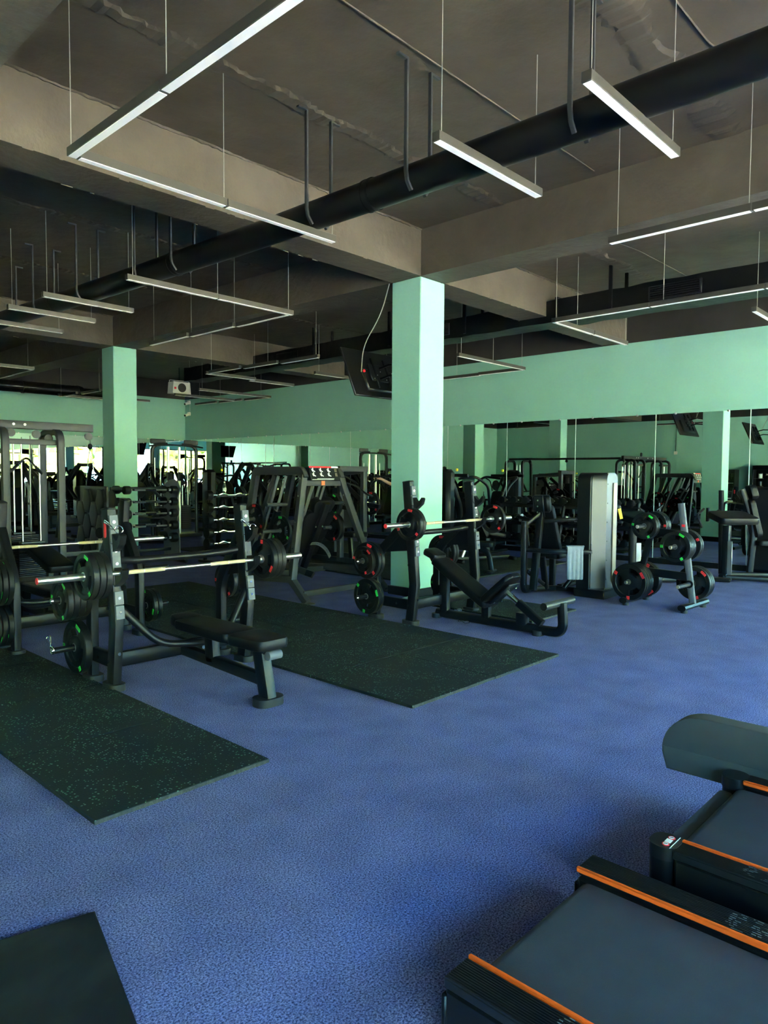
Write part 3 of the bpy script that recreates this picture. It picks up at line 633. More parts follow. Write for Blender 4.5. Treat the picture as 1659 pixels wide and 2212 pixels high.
# ================================================================== PRESS BENCHES
def foot_block(mb, x, y, w=.105, l=.17):
    mb.prism(rrect(w, l, min(w, l)*.42, 5), .05, Tm((x, y, 0)))
def press_rack(t, hw, top, bendz, horn_z, hook_z, rear_bend, lower_z=.215, ry=.345, tube_z=None):
    """the rack shared by flat and incline benches, local -y is the user's feet"""
    for s_ in (-1, 1):
        x = s_*hw
        MB().bar([(x, 0, .03), (x, -.052, bendz), (x, .055, top)], .075, .115, (1, 0, 0), .28).build('upright', 'steel', t)
        mb = MB(); mb.box((x, .0557, top+.006), (.077, .118, .022), (-.12, 0, 0), bev=.01); mb.build('upright_cap', 'blackplastic', t)
        MB().bar(bend([(x, ry, .03), (x, ry, rear_bend), (x, .045, rear_bend+.43)], .12), .068, .10, (1, 0, 0), .28).build('rear_post', 'steel', t)
        g = MB(); zz = rear_bend+.10
        g.add([(x-.004, ry-.045, rear_bend+.05), (x-.004, .02, rear_bend+.47), (x-.004, .02, rear_bend+.10), (x+.004, ry-.045, rear_bend+.05), (x+.004, .02, rear_bend+.47), (x+.004, .02, rear_bend+.10)],
              [(0, 1, 2), (5, 4, 3), (0, 3, 4, 1), (1, 4, 5, 2), (2, 5, 3, 0)]); g.build('gusset_plate', 'steel', t)
        mb = MB(); foot_block(mb, x, 0, .12, .20); mb.build('rubber_foot', 'foot', t)
        mb = MB(); foot_block(mb, x, ry, .12, .19); mb.build('rubber_foot', 'foot', t)
        MB().bar([(x, ry-.035, lower_z), (x, .03, lower_z)], .055, .11, (1, 0, 0)).build('side_beam', 'steel', t)
        # wear guard segments on the front edge of the upright
        def on(z): k = (z-bendz)/(top-bendz); return Vector((x, -.052+.107*k-.0585, z))
        tilt = math.atan2(.107, top-bendz)
        zs = [top-.085, top-.19, top-.295, hook_z+.06, hook_z-.045, hook_z-.19, hook_z-.295]
        for z in zs:
            if z < bendz+.02: continue
            p = on(z); b_ = MB().box(p+Vector((0, -.008, 0)), (.066, .022, .100), (-tilt, 0, 0), bev=.003).build('wear_guard', 'guard', t)
            mb = MB().cyl(p+Vector((0, -.019, .0)), p+Vector((0, -.0225, .0)), .011, 10); mb.build('bolt', 'chrome', b_)
        for z, nm in ((hook_z-.022, 'bar_cup'), (hook_z+.225, 'bar_cup')):
            p = on(z); mb = MB()
            mb.prism([(0, .05), (0, -.085), (-.055, -.06), (-.115, -.012), (-.132, .045), (-.118, .058), (-.095, .03), (-.078, .008), (-.058, .008), (-.03, .03), (-.012, .055)], .05, Tm(p+Vector((-.025, -.012, 0))) @ Matrix(((0, 0, 1, 0), (1, 0, 0, 0), (0, 1, 0, 0), (0, 0, 0, 1))))
            mb.build(nm, 'blackplastic', t)
        for z in horn_z:
            MB().cyl((x+s_*.03, ry, z), (x+s_*.30, ry, z), .0245, 16).build('storage_horn', 'steel', t)
            mb = MB(); mb.cyl((x+s_*.03, ry, z), (x+s_*.043, ry, z), .045, 16); mb.build('horn_flange', 'steel', t)
            mb = MB(); mb.cyl((x+s_*.30, ry, z), (x+s_*.312, ry, z), .0225, 14, .018); mb.cyl((x+s_*.312, ry, z), (x+s_*.315, ry, z), .012, 10); mb.build('horn_cap', 'chrome', t)
        mb = MB()
        for z in (.12, .28, bendz+.05): bolt(mb, (x, -.058-.03*(z > .2), z), (0, -1, 0), .013)
        for z in (lower_z, rear_bend-.05): bolt(mb, (x-.038 if s_ < 0 else x+.038, .0, z), (s_, 0, 0), .013); bolt(mb, (x-s_*.038, .0, z), (-s_, 0, 0), .013)
        bolt(mb, (x+s_*.028, .18, lower_z), (s_, 0, 0), .014); bolt(mb, (x-s_*.038, .05, rear_bend+.36), (-s_, 0, 0), .014); bolt(mb, (x+s_*.038, .05, rear_bend+.36), (s_, 0, 0), .014)
        mb.build('bolts', 'chrome', t)
    MB().bar([(-hw+.02, .01, lower_z), (hw-.02, .01, lower_z)], .062, .115, (0, 1, 0), .28).build('cross_beam', 'steel', t)
    zt = rear_bend+.30 if tube_z is None else tube_z
    MB().tube(bend([(-hw+.02, .05, zt), (-hw+.22, .16, zt-.03), (hw-.22, .16, zt-.03), (hw-.02, .05, zt)], .10), .030, 14).build('rear_tube', 'steel', t)

def pad_poly(y0, y1, w0, w1, r=.05, n=5):
    out = []
    for cx_, cy_, a0, w in ((w1/2-r, y1-r, 0, 1), (-w1/2+r, y1-r, 90, 1), (-w0/2+r, y0+r, 180, 1), (w0/2-r, y0+r, 270, 1)):
        for k in range(n+1):
            a = math.radians(a0+90*k/n); out.append((cx_+r*math.cos(a), cy_+r*math.sin(a)))
    return out
def flat_bench(lab, loc, rz, hw=.585, tube_z=None):
    t = thing('press_bench', lab, 'bench', loc, rz)
    press_rack(t, hw, 1.335, .50, (.28, .655), .885, .66, tube_z=tube_z)
    dz = -.035
    MB().bar([(0, -.02, .20), (0, -1.06, .165)], .075, .085, (1, 0, 0), .25).build('floor_rail', 'steel', t)
    MB().bar([(0, -1.10, .03), (0, -1.02, .37)], .085, .12, (1, 0, 0), .28).build('front_leg', 'steel', t)
    mb = MB(); mb.prism(rrect(.22, .16, .07, 6), .055, Tm((0, -1.10, 0))); mb.build('rubber_foot', 'foot', t)
    MB().bar([(0, -.42, .18), (0, -.40, .37)], .075, .12, (1, 0, 0), .28).build('pad_post', 'steel', t)
    MB().box((0, -.62, .375), (.07, .95, .045), bev=.008).build('pad_rail', 'steel', t)
    MB().cyl((-.02, -1.12, .345), (.09, -1.12, .345), .032, 16).build('grip_handle', 'guard', t)
    MB().cushion(pad_poly(-.80, -.06, .30, .27, .05), .075, Tm((0, 0, .43+dz)), .022).build('back_pad', 'vinyl', t)
    MB().cushion(pad_poly(-.13, .06, .24, .21, .05), .085, Tm((0, .0, .44+dz), (.10, 0, 0)), .022).build('head_pad', 'vinyl', t)
    MB().cushion(pad_poly(-1.19, -.80, .27, .31, .06), .08, Tm((0, 0, .43+dz)), .022).build('seat_pad', 'vinyl', t)
    z = .62
    MB().tube(bend([(-hw+.02, -.05, z), (-.30, -.16, .315), (.0, -.30, .30), (.30, -.16, .315), (hw-.02, -.05, z)], .12), .0285, 12).build('brace_tube', 'steel', t)
    mb = MB(); bolt(mb, (-.02, -.05, .20), (0, -1, 0), .016); bolt(mb, (.15, -.05, .20), (0, -1, 0), .016); mb.build('bolts', 'chrome', t)
    MB().prism(rrect(.035, .12, .017, 5), .003, Tm((-hw-.0405, .03, 1.19)) @ Matrix(((0, 0, 1, 0), (1, 0, 0, 0), (0, 1, 0, 0), (0, 0, 0, 1)))).build('red_badge', 'red', t)
    return t
b1 = flat_bench('black flat press bench in the left foreground with its padded bench facing us', (3.017, 5.035, 0), 0)
b2 = flat_bench('second flat press bench at the left edge, turned away from the camera', (2.885, 6.95, 0), PI, tube_z=.44)

bi = thing('incline_press_bench', 'black incline press bench with sloping back pad in front of the mint column', 'bench', (6.27, 4.97, 0))
press_rack(bi, .545, 1.53, .44, (.265, .665), 1.092, .70, .215, .52)
MB().bar(bend([(0, .07, .055), (0, -1.30, .055), (0, -1.52, .06), (0, -1.50, .36)], .17, 8), .085, .10, (1, 0, 0), .45).build('floor_rail', 'steel', bi)
MB().cyl((-.28, -1.47, .355), (.24, -1.47, .355), .036, 18).build('foot_handle', 'grey_steel', bi)
for a in (-.30, .24): MB().cyl((a, -1.47, .355), (a+.02, -1.47, .355), .037, 18).build('handle_cap', 'blackplastic', bi)
MB().bar([(0, -.04, .06), (0, -.02, .60)], .08, .11, (1, 0, 0), .28).build('head_post', 'steel', bi)
MB().bar([(0, -.60, .06), (0, -.60, .26)], .07, .10, (1, 0, 0), .28).build('middle_post', 'steel', bi)
MB().bar([(0, -1.05, .06), (0, -1.05, .20)], .08, .13, (1, 0, 0), .28).build('seat_post', 'steel', bi)
MB().bar([(0, -1.28, .12), (0, -1.00, .30)], .075, .075, (1, 0, 0), .2).build('seat_sleeve', 'steel', bi)
MB().bar([(0, -1.02, .285), (0, -.82, .41)], .05, .05, (1, 0, 0), .2).build('seat_adjuster', 'chrome', bi)
MB().cushion(pad_poly(-.46, .40, .30, .27, .05), .075, Tm((0, -.255, .43), (math.radians(30), 0, 0)), .022).build('back_pad', 'vinyl', bi)
MB().cushion(pad_poly(-.10, .10, .22, .24, .05), .075, Tm((0, .13, .68), (math.radians(22), 0, 0)), .022).build('head_pad', 'vinyl', bi)
MB().cushion(pad_poly(-.24, .24, .29, .33, .09), .065, Tm((0, -.80, .40), (math.radians(-42), 0, 0)), .02).build('seat_pad', 'vinyl', bi)
MB().box((0, -.82, .375), (.20, .34, .02), (math.radians(-42), 0, 0), bev=.006).build('seat_plate', 'steel', bi)
mb = MB()
for a in (-.07, .07):
    for b_ in (-.12, .12): mb.ball((a, -.835+b_*.74, .355-b_*.67), .010, 8)
bolt(mb, (0.03, -.04, .20), (0, -1, 0), .016); mb.build('bolts', 'chrome', bi)
mb = MB(); foot_block(mb, 0, .06, .16, .10); foot_block(mb, 0, -1.25, .16, .10); mb.build('rubber_feet', 'foot', bi)

# ------------------------------------------------------------------ bars, plates and clips on the benches
barbell(2.965, 4.875, .887, 'barbell with tan grips racked on the left foreground flat bench')
barbell(6.34, 4.87, 1.094, 'barbell racked on the incline bench in front of the mint column')
barbell(2.885, 7.11, .905, 'barbell racked on the rear flat bench at the left edge')
T1 = .045
for i, (x, c, n) in enumerate(((2.165, 'green', '10'), (2.212, 'green', '10'), (2.258, 'red', '5'))):
    plate(x, 4.875, .887, .167, T1, c, n, 'plate on the near end of the foreground barbell, %s of three' % ('outermost', 'middle', 'innermost')[i], 'plates on the foreground barbell', (.35, .9, 1.4)[i])
for i, (x, c, n) in enumerate(((3.695, 'red', '15'), (3.742, 'red', '10'), (3.789, 'green', '10'))):
    plate(x, 4.875, .887, .17, T1, c, n, 'plate on the far end of the foreground barbell, %s from the upright' % ('nearest', 'second', 'third')[i], 'plates on the foreground barbell', (2.1, .5, 1.1)[i])
plate(2.315, 5.38, .28, .203, .06, 'green', '15', 'green labelled plate alone on the lower left horn of the foreground bench', 'plates stored on the foreground bench', .45)
for i, c in enumerate(('green', 'red', 'green', 'red')):
    plate(2.205+i*.048, 5.38, .655, .16-.004*i, T1, c, '10', 'plate on the upper left horn of the foreground bench, %s from outside' % ('outermost', 'second', 'third', 'innermost')[i], 'plates stored on the foreground bench', (.6, 1.3, 0, .8)[i])
for i, c in enumerate(('red', 'red')):
    plate(3.66+i*.05, 5.38, .655, .155, T1, c, '5', 'plate on the upper right horn of the foreground bench, %s the post' % ('next to', 'further from')[i], 'plates stored on the foreground bench')
for (x, s_) in ((5.625, -1), (5.578, -1), (7.10, 1)):
    plate(x, 4.87, 1.094, .172, T1, 'red', '5' if s_ < 0 else '10', {5.625: 'red labelled plate on the near end of the incline barbell, inner of two', 5.578: 'red labelled plate on the near end of the incline barbell, outer of two', 7.10: 'red labelled plate on the far end of the incline barbell'}[x], 'plates on the incline barbell', {5.625: 1.6, 5.578: 0.15, 7.10: .3}[x])
for i, (x, R) in enumerate(((5.63, .205), (5.58, .20), (5.53, .158))):
    plate(x, 5.49, .665, R, .048, 'red', '10', 'plate on the upper left horn of the incline bench, %s of three' % ('innermost', 'middle', 'smaller outermost')[i], 'plates stored on the incline bench', (1, .3, .7)[i])
for i, (x, c) in enumerate(((5.63, 'red'), (5.585, 'green'))):
    plate(x, 5.49, .265, .196, T1, c, '10', ('inner plate on the lower left horn of the incline bench', 'green labelled outer plate on the lower left horn of the incline bench')[i], 'plates stored on the incline bench', (.2, 1.25)[i])
for i, x in enumerate((6.91, 6.96)):
    plate(x, 5.49, .665, .21, .046, 'red', '15', 'plate on the upper right horn of the incline bench, %s the post' % ('next to', 'further from')[i], 'plates stored on the incline bench')
plate(6.91, 5.49, .265, .17, T1, 'green', '10', 'green labelled plate low on the right horn of the incline bench by the column', 'plates stored on the incline bench')
for i, x in enumerate((2.21, 2.16, 2.11)):
    plate(x, 6.605, .28, .18, T1, ('green', 'green', 'red')[i], '10', 'plate on the lower left horn of the rear bench, %s of three' % ('nearest the post', 'middle', 'outermost')[i], 'plates stored on the rear bench')
for i, x in enumerate((2.21, 2.16, 2.11)):
    plate(x, 6.605, .655, (.20, .2, .2)[i], T1, 'green', '15', 'plate on the upper left horn of the rear bench, %s of three' % ('nearest the post', 'middle', 'outermost')[i], 'plates stored on the rear bench')
for i, x in enumerate((3.56, 3.61)):
    plate(x, 6.605, .28, .165, T1, 'green', '10', 'plate on the lower right horn of the rear bench, %s the post' % ('next to', 'further from')[i], 'plates stored on the rear bench')
spring_clip(2.125, 5.38, .285, 'chrome spring clip on the lower left storage horn of the foreground bench', (0.6, 0, 0))
spring_clip(2.42, 4.905, 1.20, 'chrome spring clip hooked over the left upright of the foreground bench', (.2, .3, 1.3))
spring_clip(3.605, 4.905, 1.16, 'chrome spring clip hooked over the right upright of the foreground bench', (.2, .3, 1.3))
spring_clip(6.12, 4.52, .034, 'chrome spring clip lying on the carpet beside the incline bench rail', (0, 1.4, .4))
spring_clip(6.66, 5.02, .034, 'chrome spring clip lying on the carpet behind the incline bench', (0, 1.4, 2.0))

# ================================================================== PLATE TREE
tr = thing('plate_tree', 'black and steel weight plate tree standing on the carpet at right', 'plate rack', (8.77, 3.47, 0), -.03)
for y, nm in ((.36, 'left'), (-.37, 'right')):
    MB().bar([(-.33, y, .065), (.40, y, .065)], .10, .07, (0, 1, 0), .5).build('floor_foot', 'steel', tr)
    mb = MB()
    for x in (-.25, .32): mb.cyl((x, y, 0), (x, y, .04), .04, 12)
    mb.build('rubber_foot', 'foot', tr)
    mb = MB()
    for x in (-.08, .08): bolt(mb, (x, y, .095), (0, 0, 1), .014)
    mb.build('bolts', 'chrome', tr)
MB().bar([(0, -.37, .08), (0, -.20, 1.29)], .06, .085, (1, 0, 0), .45).build('tall_post', 'guard', tr)
MB().bar([(0, .36, .08), (0, .14, 1.02)], .06, .085, (1, 0, 0), .45).build('short_post', 'steel', tr)
MB().bar([(0, .30, .42), (0, -.31, .40)], .05, .10, (1, 0, 0), .2).build('lower_beam', 'steel', tr)
MB().bar([(0, .17, .93), (0, -.24, .90)], .05, .10, (1, 0, 0), .2).build('upper_beam', 'steel', tr)
MB().box((-.0445 if False else -.032, -.245, 1.02), (.004, .04, .03), (0, 0, 0)).build('red_badge', 'red', tr)
HN = {'LT': (.18, 1.0), 'RT': (-.23, .775), 'LB': (.31, .30), 'RB': (-.335, .318)}
for k, (y, z) in HN.items():
    for s_ in (-1, 1):
        MB().cyl((s_*.02, y, z), (s_*.36, y, z), .0245, 16).build('storage_horn', 'grey_steel', tr)
        mb = MB(); mb.cyl((s_*.36, y, z), (s_*.372, y, z), .0225, 14, .018); mb.cyl((s_*.372, y, z), (s_*.375, y, z), .012, 10); mb.build('horn_cap', 'champagne', tr)
        MB().cyl((s_*.028, y, z), (s_*.042, y, z), .048, 16).build('horn_flange', 'steel', tr)
def tp(k, xs, R, t, c, n, lab, angs=None):
    y, z = HN[k]; P_ = ('first', 'second', 'third', 'fourth')
    for i, x in enumerate(xs):
        q = tr.matrix_basis @ Vector((x, y, z)) if False else Matrix.Translation((8.77, 3.47, 0)) @ Euler((0, 0, -.03)).to_matrix().to_4x4() @ Vector((x, y, z))
        o = plate(q.x, q.y, q.z, R, t, c, n, lab+(', %s from post' % P_[i] if len(xs) > 1 else ''), 'plates on the plate tree', angs[i] if angs else None); o.rotation_euler.z = -.03
tp('LT', (-.105, -.158), .165, .045, 'green', '10', 'green labelled plate on the plate tree, top left horn', (.2, .62))
tp('LT', (.105, .155, .2), .172, .045, 'red', '10', 'plate behind the top left horn of the plate tree')
tp('RT', (-.075, -.12, -.165, -.21), .185, .043, 'green', '15', 'green labelled plate on the plate tree, right middle horn', (0, .4, .9, .5))
tp('RT', (.10, .15), .19, .045, 'red', '10', 'plate behind the middle right horn of the plate tree')
tp('LB', (-.10, -.155, -.21, -.265), .228, .053, 'red', '20', 'large red labelled plate on the plate tree, bottom left horn', (0, .4, .8, 1.06))
tp('LB', (.10, .155), .228, .053, 'red', '20', 'large plate behind the bottom left horn of the plate tree')
tp('RB', (.10, .155, .205), .205, .05, 'red', '20', 'large plate behind the bare bottom right horn of the plate tree', (.75, .3, 0))

# ================================================================== TREADMILLS
def ribbed(x0, x1, y0, y1, z, t, nm='foot_rail'):
    mb = MB(); n = 12; w = (x1-x0)/n
    mb.box(((x0+x1)/2, (y0+y1)/2, z-.02), (x1-x0, y1-y0, .03), bev=.004)
    for i in range(n): mb.box((x0+w*(i+.5), (y0+y1)/2, z-.0045), (w*.62, y1-y0-.004, .009), bev=.0016)
    return mb.build(nm, 'ribbed', t)
def worn_print(x0, x1, yc, z, t):
    """worn white print left on the tops of the ribs"""
    mb = MB(); n = 12; w = (x1-x0)/n
    for i in range(2, 11):
        xr = (i-6)/4.6
        for cy_, ry in ((yc, .055), (yc-.14, .05), (yc-.25, .04)):
            if abs(xr) > 1: continue
            e = ry*math.sqrt(max(0, 1-xr*xr))
            for s_ in (-1, 1):
                for k in range(4):
                    if random.random() < .7: mb.box((x0+w*(i+.5), cy_+s_*e*(1-.2*k)+random.uniform(-.006, .006), z+.0003), (w*.3, random.uniform(.005, .016), .0006))
    o = mb.build('worn_print', 'worn', t); o['kind'] = 'stuff'
def console(t, xc, y, z0, w=.62):
    for s_ in (-1, 1): MB().bar(bend([(xc+s_*w*.62, y+.10, .16), (xc+s_*w*.60, y-.10, 1.15), (xc+s_*w*.5, y-.02, 1.30)], .1), .06, .09, (1, 0, 0)).build('console_post', 'blackplastic', t)
    for s_ in (-1, 1): MB().tube(bend([(xc+s_*w*.60, y-.05, 1.02), (xc+s_*w*.60, y+.40, .98), (xc+s_*w*.60, y+.48, .90)], .06), .022, 10).build('hand_rail', 'rubber', t)
    MB().box((xc, y-.03, 1.34), (w*1.1, .07, .46), (-.35, 0, 0), bev=.025).build('console', 'blackplastic', t); MB().box((xc, y+.012, 1.36), (w*.7, .012, .30), (-.35, 0, 0)).build('screen', 'screen', t)
YZ0 = lambda x: Matrix(((0, 0, 1, x), (1, 0, 0, 0), (0, 1, 0, 0), (0, 0, 0, 1)))
def treadmill(lab, x, y, w, H, beltw, L=2.05, cap=False, yaw=0.0):
    """rear end towards +y at local y=0; x=0 is the near (left) side"""
    t = thing('treadmill', lab, 'treadmill', (x, y, 0), yaw, 'treadmills facing the windows'); rw = (w-beltw)/2
    e = .0 if not cap else -.095
    for x0, x1 in ((0, rw), (w-rw, w)):
        ribbed(x0+.008, x1-.024 if x0 == 0 else x1-.008, -L+.5, e, H, t) if x0 == 0 else ribbed(x0+.024, x1-.008, -L+.5, e, H, t)
        MB().box(((x0+x1)/2, -L/2+e/2+.0, H/2-.0), (x1-x0-.006, L+e-.01, H-.055), bev=.012).build('side_body', 'steel', t)
        a = x1-.012 if x0 == 0 else x0+.012
        MB().box((a, -L/2+.25+e/2, H-.006), (.015, L-.5+e, .022), bev=.005).build('orange_strip', 'orange', t)
        worn_print(x0, x1, -.55 if x0 else -.38, H, t)
    bx0, bx1 = rw+.004, w-rw-.004; by = -.02 if not cap else -.06
    pr = []; r = .045
    for k in range(9):
        a = -PI/2+PI*k/8; pr.append((by-r+r*math.cos(a), H-.032-r+r*math.sin(a)))
    pr = [(-L+.5, H-.032-2*r)]+pr+[(-L+.5, H-.032)]
    MB().prism(pr, bx1-bx0, Matrix(((0, 0, 1, bx0), (1, 0, 0, 0), (0, 1, 0, 0), (0, 0, 0, 1)))).build('running_belt', 'belt', t)
    if cap:
        for x0, x1, s_ in ((0, rw, -1), (w-rw, w, 1)):
            c = MB().prism(rrect(x1-x0+.004, .105, .045, 6), .05, Tm(((x0+x1)/2, -.05, H-.048))).build('end_cap', 'blackplastic', t)
            MB().prism(rrect(x1-x0-.006, .10, .042, 6), H-.05, Tm(((x0+x1)/2, -.05, 0))).build('end_foot', 'steel', t)
            if s_ > 0: continue
            for xx in (.25, .75): MB().cyl((x0+(x1-x0)*xx, -.062, H+.002), (x0+(x1-x0)*xx, -.062, H+.0042), .013, 16).build('warning_symbol', 'red', c)
            for xx in (.25, .75):
                MB().cyl((x0+(x1-x0)*xx, -.062, H+.0042), (x0+(x1-x0)*xx, -.062, H+.0048), .0095, 14).build('symbol_disc', 'white', c)
                MB().box((x0+(x1-x0)*xx, -.062, H+.005), (.004, .013, .0008), (0, 0, .5)).build('symbol_mark', 'ink', c)
            MB().box((x0+(x1-x0)*.5, -.062, H+.0035), (.030, .022, .001)).build('warning_text', 'white', c)
            MB().box((x0+(x1-x0)*.5, -.085, H+.0035), (x1-x0-.01, .0025, .001)).build('label_line', 'white', c)
        MB().prism(rrect(bx1-bx0+.02, .055, .02, 4), .05, Tm(((bx0+bx1)/2, -.03, H-.115))).build('rear_cover', 'shroud', t)
    else:
        for x0, x1 in ((0, rw), (w-rw, w)): MB().box(((x0+x1)/2, -.004, H/2-.02), (x1-x0-.004, .02, H-.06), bev=.006).build('end_cover', 'steel', t)
    MB().prism([(-L-.1, .03), (-L+.48, .03), (-L+.50, H+.0), (-L+.40, H+.09), (-L-.05, H+.08), (-L-.1, H)], w-.02, Matrix(((0, 0, 1, .01), (1, 0, 0, 0), (0, 1, 0, 0), (0, 0, 0, 1)))).build('motor_hood', 'shroud', t)
    console(t, w/2, -L+.25, 0)
    mb = MB()
    for xx in (.06, w-.06):
        for yy in (-.12, -L+.1): mb.cyl((xx, yy, 0), (xx, yy, .05), .03, 10)
    mb.build('levelling_feet', 'foot', t)
    return t
treadmill('nearest treadmill, bottom right, wide grey belt between ribbed rails with orange strips', 1.515, 1.19, .905, .20, .625)
treadmill('second treadmill with a warning label on its rounded rear corner cap', 2.545, 1.045, .92, .25, .69, cap=True)
ct = thing('panel_machine', 'thick grey rounded panel on a low foot at the right edge, beyond the second treadmill', 'machine', (3.47, 0, 0))
po = []
for k in range(11): a = math.radians(185-95*k/10); po.append((1.175-.195*math.cos(a), .27+.185*math.sin(a)) if False else (1.16+.20*-math.cos(a), .262+.19*math.sin(a)))
po = [(1.335, .165)]+po+[(.9, .452), (.5, .445), (0, .44), (-.5, .43), (-.72, .40), (-.78, .30), (-.76, .19), (-.70, .165)]
po = po[::-1]
Mx = YZ0(.0)
c = MB().cushion(po, .105, Mx, .010).build('side_cover', 'shroud', ct)
MB().prism([(1.328, .175), (1.352, .275), (-.74, .30), (-.70, .175)], .003, Mx @ Tm((0, 0, -.0025))).build('cover_band', 'shroud', c)
for y in (.80, -.55): MB().box((.05, y, .085), (.10, .22, .17), bev=.015).build('support_foot', 'steel', ct)

# ================================================================== MACHINES
YZ = lambda x: Matrix(((0, 0, 1, x), (1, 0, 0, 0), (0, 1, 0, 0), (0, 0, 0, 1)))      # polygon (y,z) extruded along +x
XZ = lambda y: Matrix(((1, 0, 0, 0), (0, 0, -1, y), (0, 1, 0, 0), (0, 0, 0, 1)))     # polygon (x,z) extruded along -y
def tower_cover(t, x0, y0, w, d, h):
    """weight stack housing with rounded shoulders and a canted corner; broad silver face towards -y"""
    def loft(poly, za, zb, nm, m, par, r=.11):
        n = len(poly); cx_ = x0+w/2; vs = []; lv = [(0, za)]+[(r*(1-math.cos(PI/2*k/5)), zb-r+r*math.sin(PI/2*k/5)) for k in range(6)]
        for ins, z in lv:
            for a, b_ in poly: vs.append((cx_+(a-cx_)*(1-ins/(w/2)), b_, z))
        fs = [(l*n+k, l*n+(k+1) % n, (l+1)*n+(k+1) % n, (l+1)*n+k) for l in range(len(lv)-1) for k in range(n)]
        fs += [tuple(range(n))[::-1], tuple(range((len(lv)-1)*n, len(lv)*n))]
        return MB().add(vs, fs).build(nm, m, par, smooth=30)
    loft([(x0, y0+d), (x0, y0+.16), (x0+.13, y0), (x0+w, y0), (x0+w, y0+d)], .10, h, 'tower_shell', 'steel', t)
    loft([(x0+.012, y0+.155), (x0+.004, y0+.135), (x0+.125, y0-.014), (x0+w*.93, y0-.014), (x0+w*.93, y0+.01), (x0+.14, y0+.01)], .13, h-.012, 'front_cover', 'silver', t)
    MB().box((x0+w*.74, y0-.022, h*.52), (w*.22, .016, h*.80), bev=.006).build('trim_strip', 'champagne', t)
    mb = MB()
    for k in range(6): mb.cyl((x0+.150, y0-.013, .25+k*(h-.4)/5), (x0+.150, y0-.018, .25+k*(h-.4)/5), .009, 8)
    mb.build('cover_screws', 'ink', t)
    MB().box((x0+w/2, y0+d/2-.02, .055), (w+.02, d+.10, .11), bev=.01).build('tower_base', 'steel', t)
# ---- seated press machine with towel
sm = thing('chest_press_machine', 'seated press machine with tall silver weight tower and a towel on its rail', 'machine', (8.75, 4.25, 0))
tower_cover(sm, -.06, .02, .47, .34, 1.66)
MB().bar(bend([(-.45, .93, 1.00), (-.45, .93, .07), (-.25, .98, .05)], .10), .11, .08, (.9, .3, 0), .3).build('rear_post', 'steel', sm)
MB().bar(bend([(-.43, .92, .61), (-.36, .52, .61), (-.02, .17, .61)], .3), .055, .105, (0, 0, 1), .3).build('stay_beam', 'steel', sm)
MB().box((-.035, .18, .61), (.012, .10, .22), (0, 0, -.7), bev=.003).build('beam_flange', 'guard', sm)
MB().bar([(-.28, .98, .05), (.10, .75, .05), (.16, .30, .05)], .08, .07, (.5, .8, 0), .3).build('base_rail', 'steel', sm)
MB().bar([(.20, .75, .06), (.95, .78, .06)], .08, .06, (0, 1, 0), .3).build('base_rail', 'steel', sm)
MB().bar(bend([(-.42, .80, .07), (-.30, .82, .65), (-.20, .82, 1.22)], .2), .10, .08, (0, 1, 0), .3).build('seat_post', 'steel', sm)
MB().bar([(-.05, .82, .05), (-.16, .82, .50)], .08, .06, (0, 1, 0)).build('seat_strut', 'steel', sm)
MB().bar([(-.44, .92, .95), (-.24, .82, 1.10)], .05, .05, (0, 0, 1)).build('top_strut', 'steel', sm)
MB().bar([(-.42, .90, .32), (-.12, .82, .12)], .05, .05, (0, 0, 1)).build('lower_strut', 'steel', sm)
tilt = math.radians(75)
MB().cushion(pad_poly(-.36, .36, .36, .28, .06), .08, Matrix.Translation((-.08, .82, .86)) @ Euler((0, tilt-PI, 0)).to_matrix().to_4x4() @ Euler((PI, 0, PI/2)).to_matrix().to_4x4(), .02).build('back_pad', 'vinyl', sm)
MB().box((-.19, .82, 1.235), (.10, .26, .24), (0, -.2, 0), bev=.03).build('head_pad', 'vinyl', sm)
MB().box((-.25, .82, 1.20), (.03, .13, .30), (0, -.2, 0), bev=.006).build('head_plate', 'steel', sm)
MB().cushion(pad_poly(-.22, .22, .36, .36, .08), .07, Tm((.14, .82, .47), (0, 0, PI/2)), .02).build('seat_pad', 'vinyl', sm)
MB().bar([(.12, .82, .06), (.12, .82, .48)], .08, .08, (1, 0, 0)).build('seat_column', 'steel', sm)
for s_ in (-1, 1):
    MB().tube(bend([(-.28, .82+s_*.10, 1.0), (-.14, .82+s_*.44, 1.04), (.10, .82+s_*.44, 1.02), (.18, .82+s_*.44, .60)], .08), .026, 10).build('press_arm', 'steel', sm)
    MB().cyl((-.15, .82+s_*.34, 1.06), (.12, .82+s_*.54, .97), .021, 12).build('handle_grip', 'satin', sm)
MB().tube(bend([(.10, .36, .55), (.02, .42, .28), (-.12, .50, .10)], .3), .035, 10).build('lever_foot', 'steel', sm)
mb = MB()
for z in (.15, .30, .55, .68, .95): bolt(mb, (-.485, .90, z), (-.9, -.4, 0), .013)
for z in (1.12, 1.2, 1.28): bolt(mb, (-.30, .82, z), (-1, 0, 0), .012)
mb.build('bolts', 'chrome', sm)
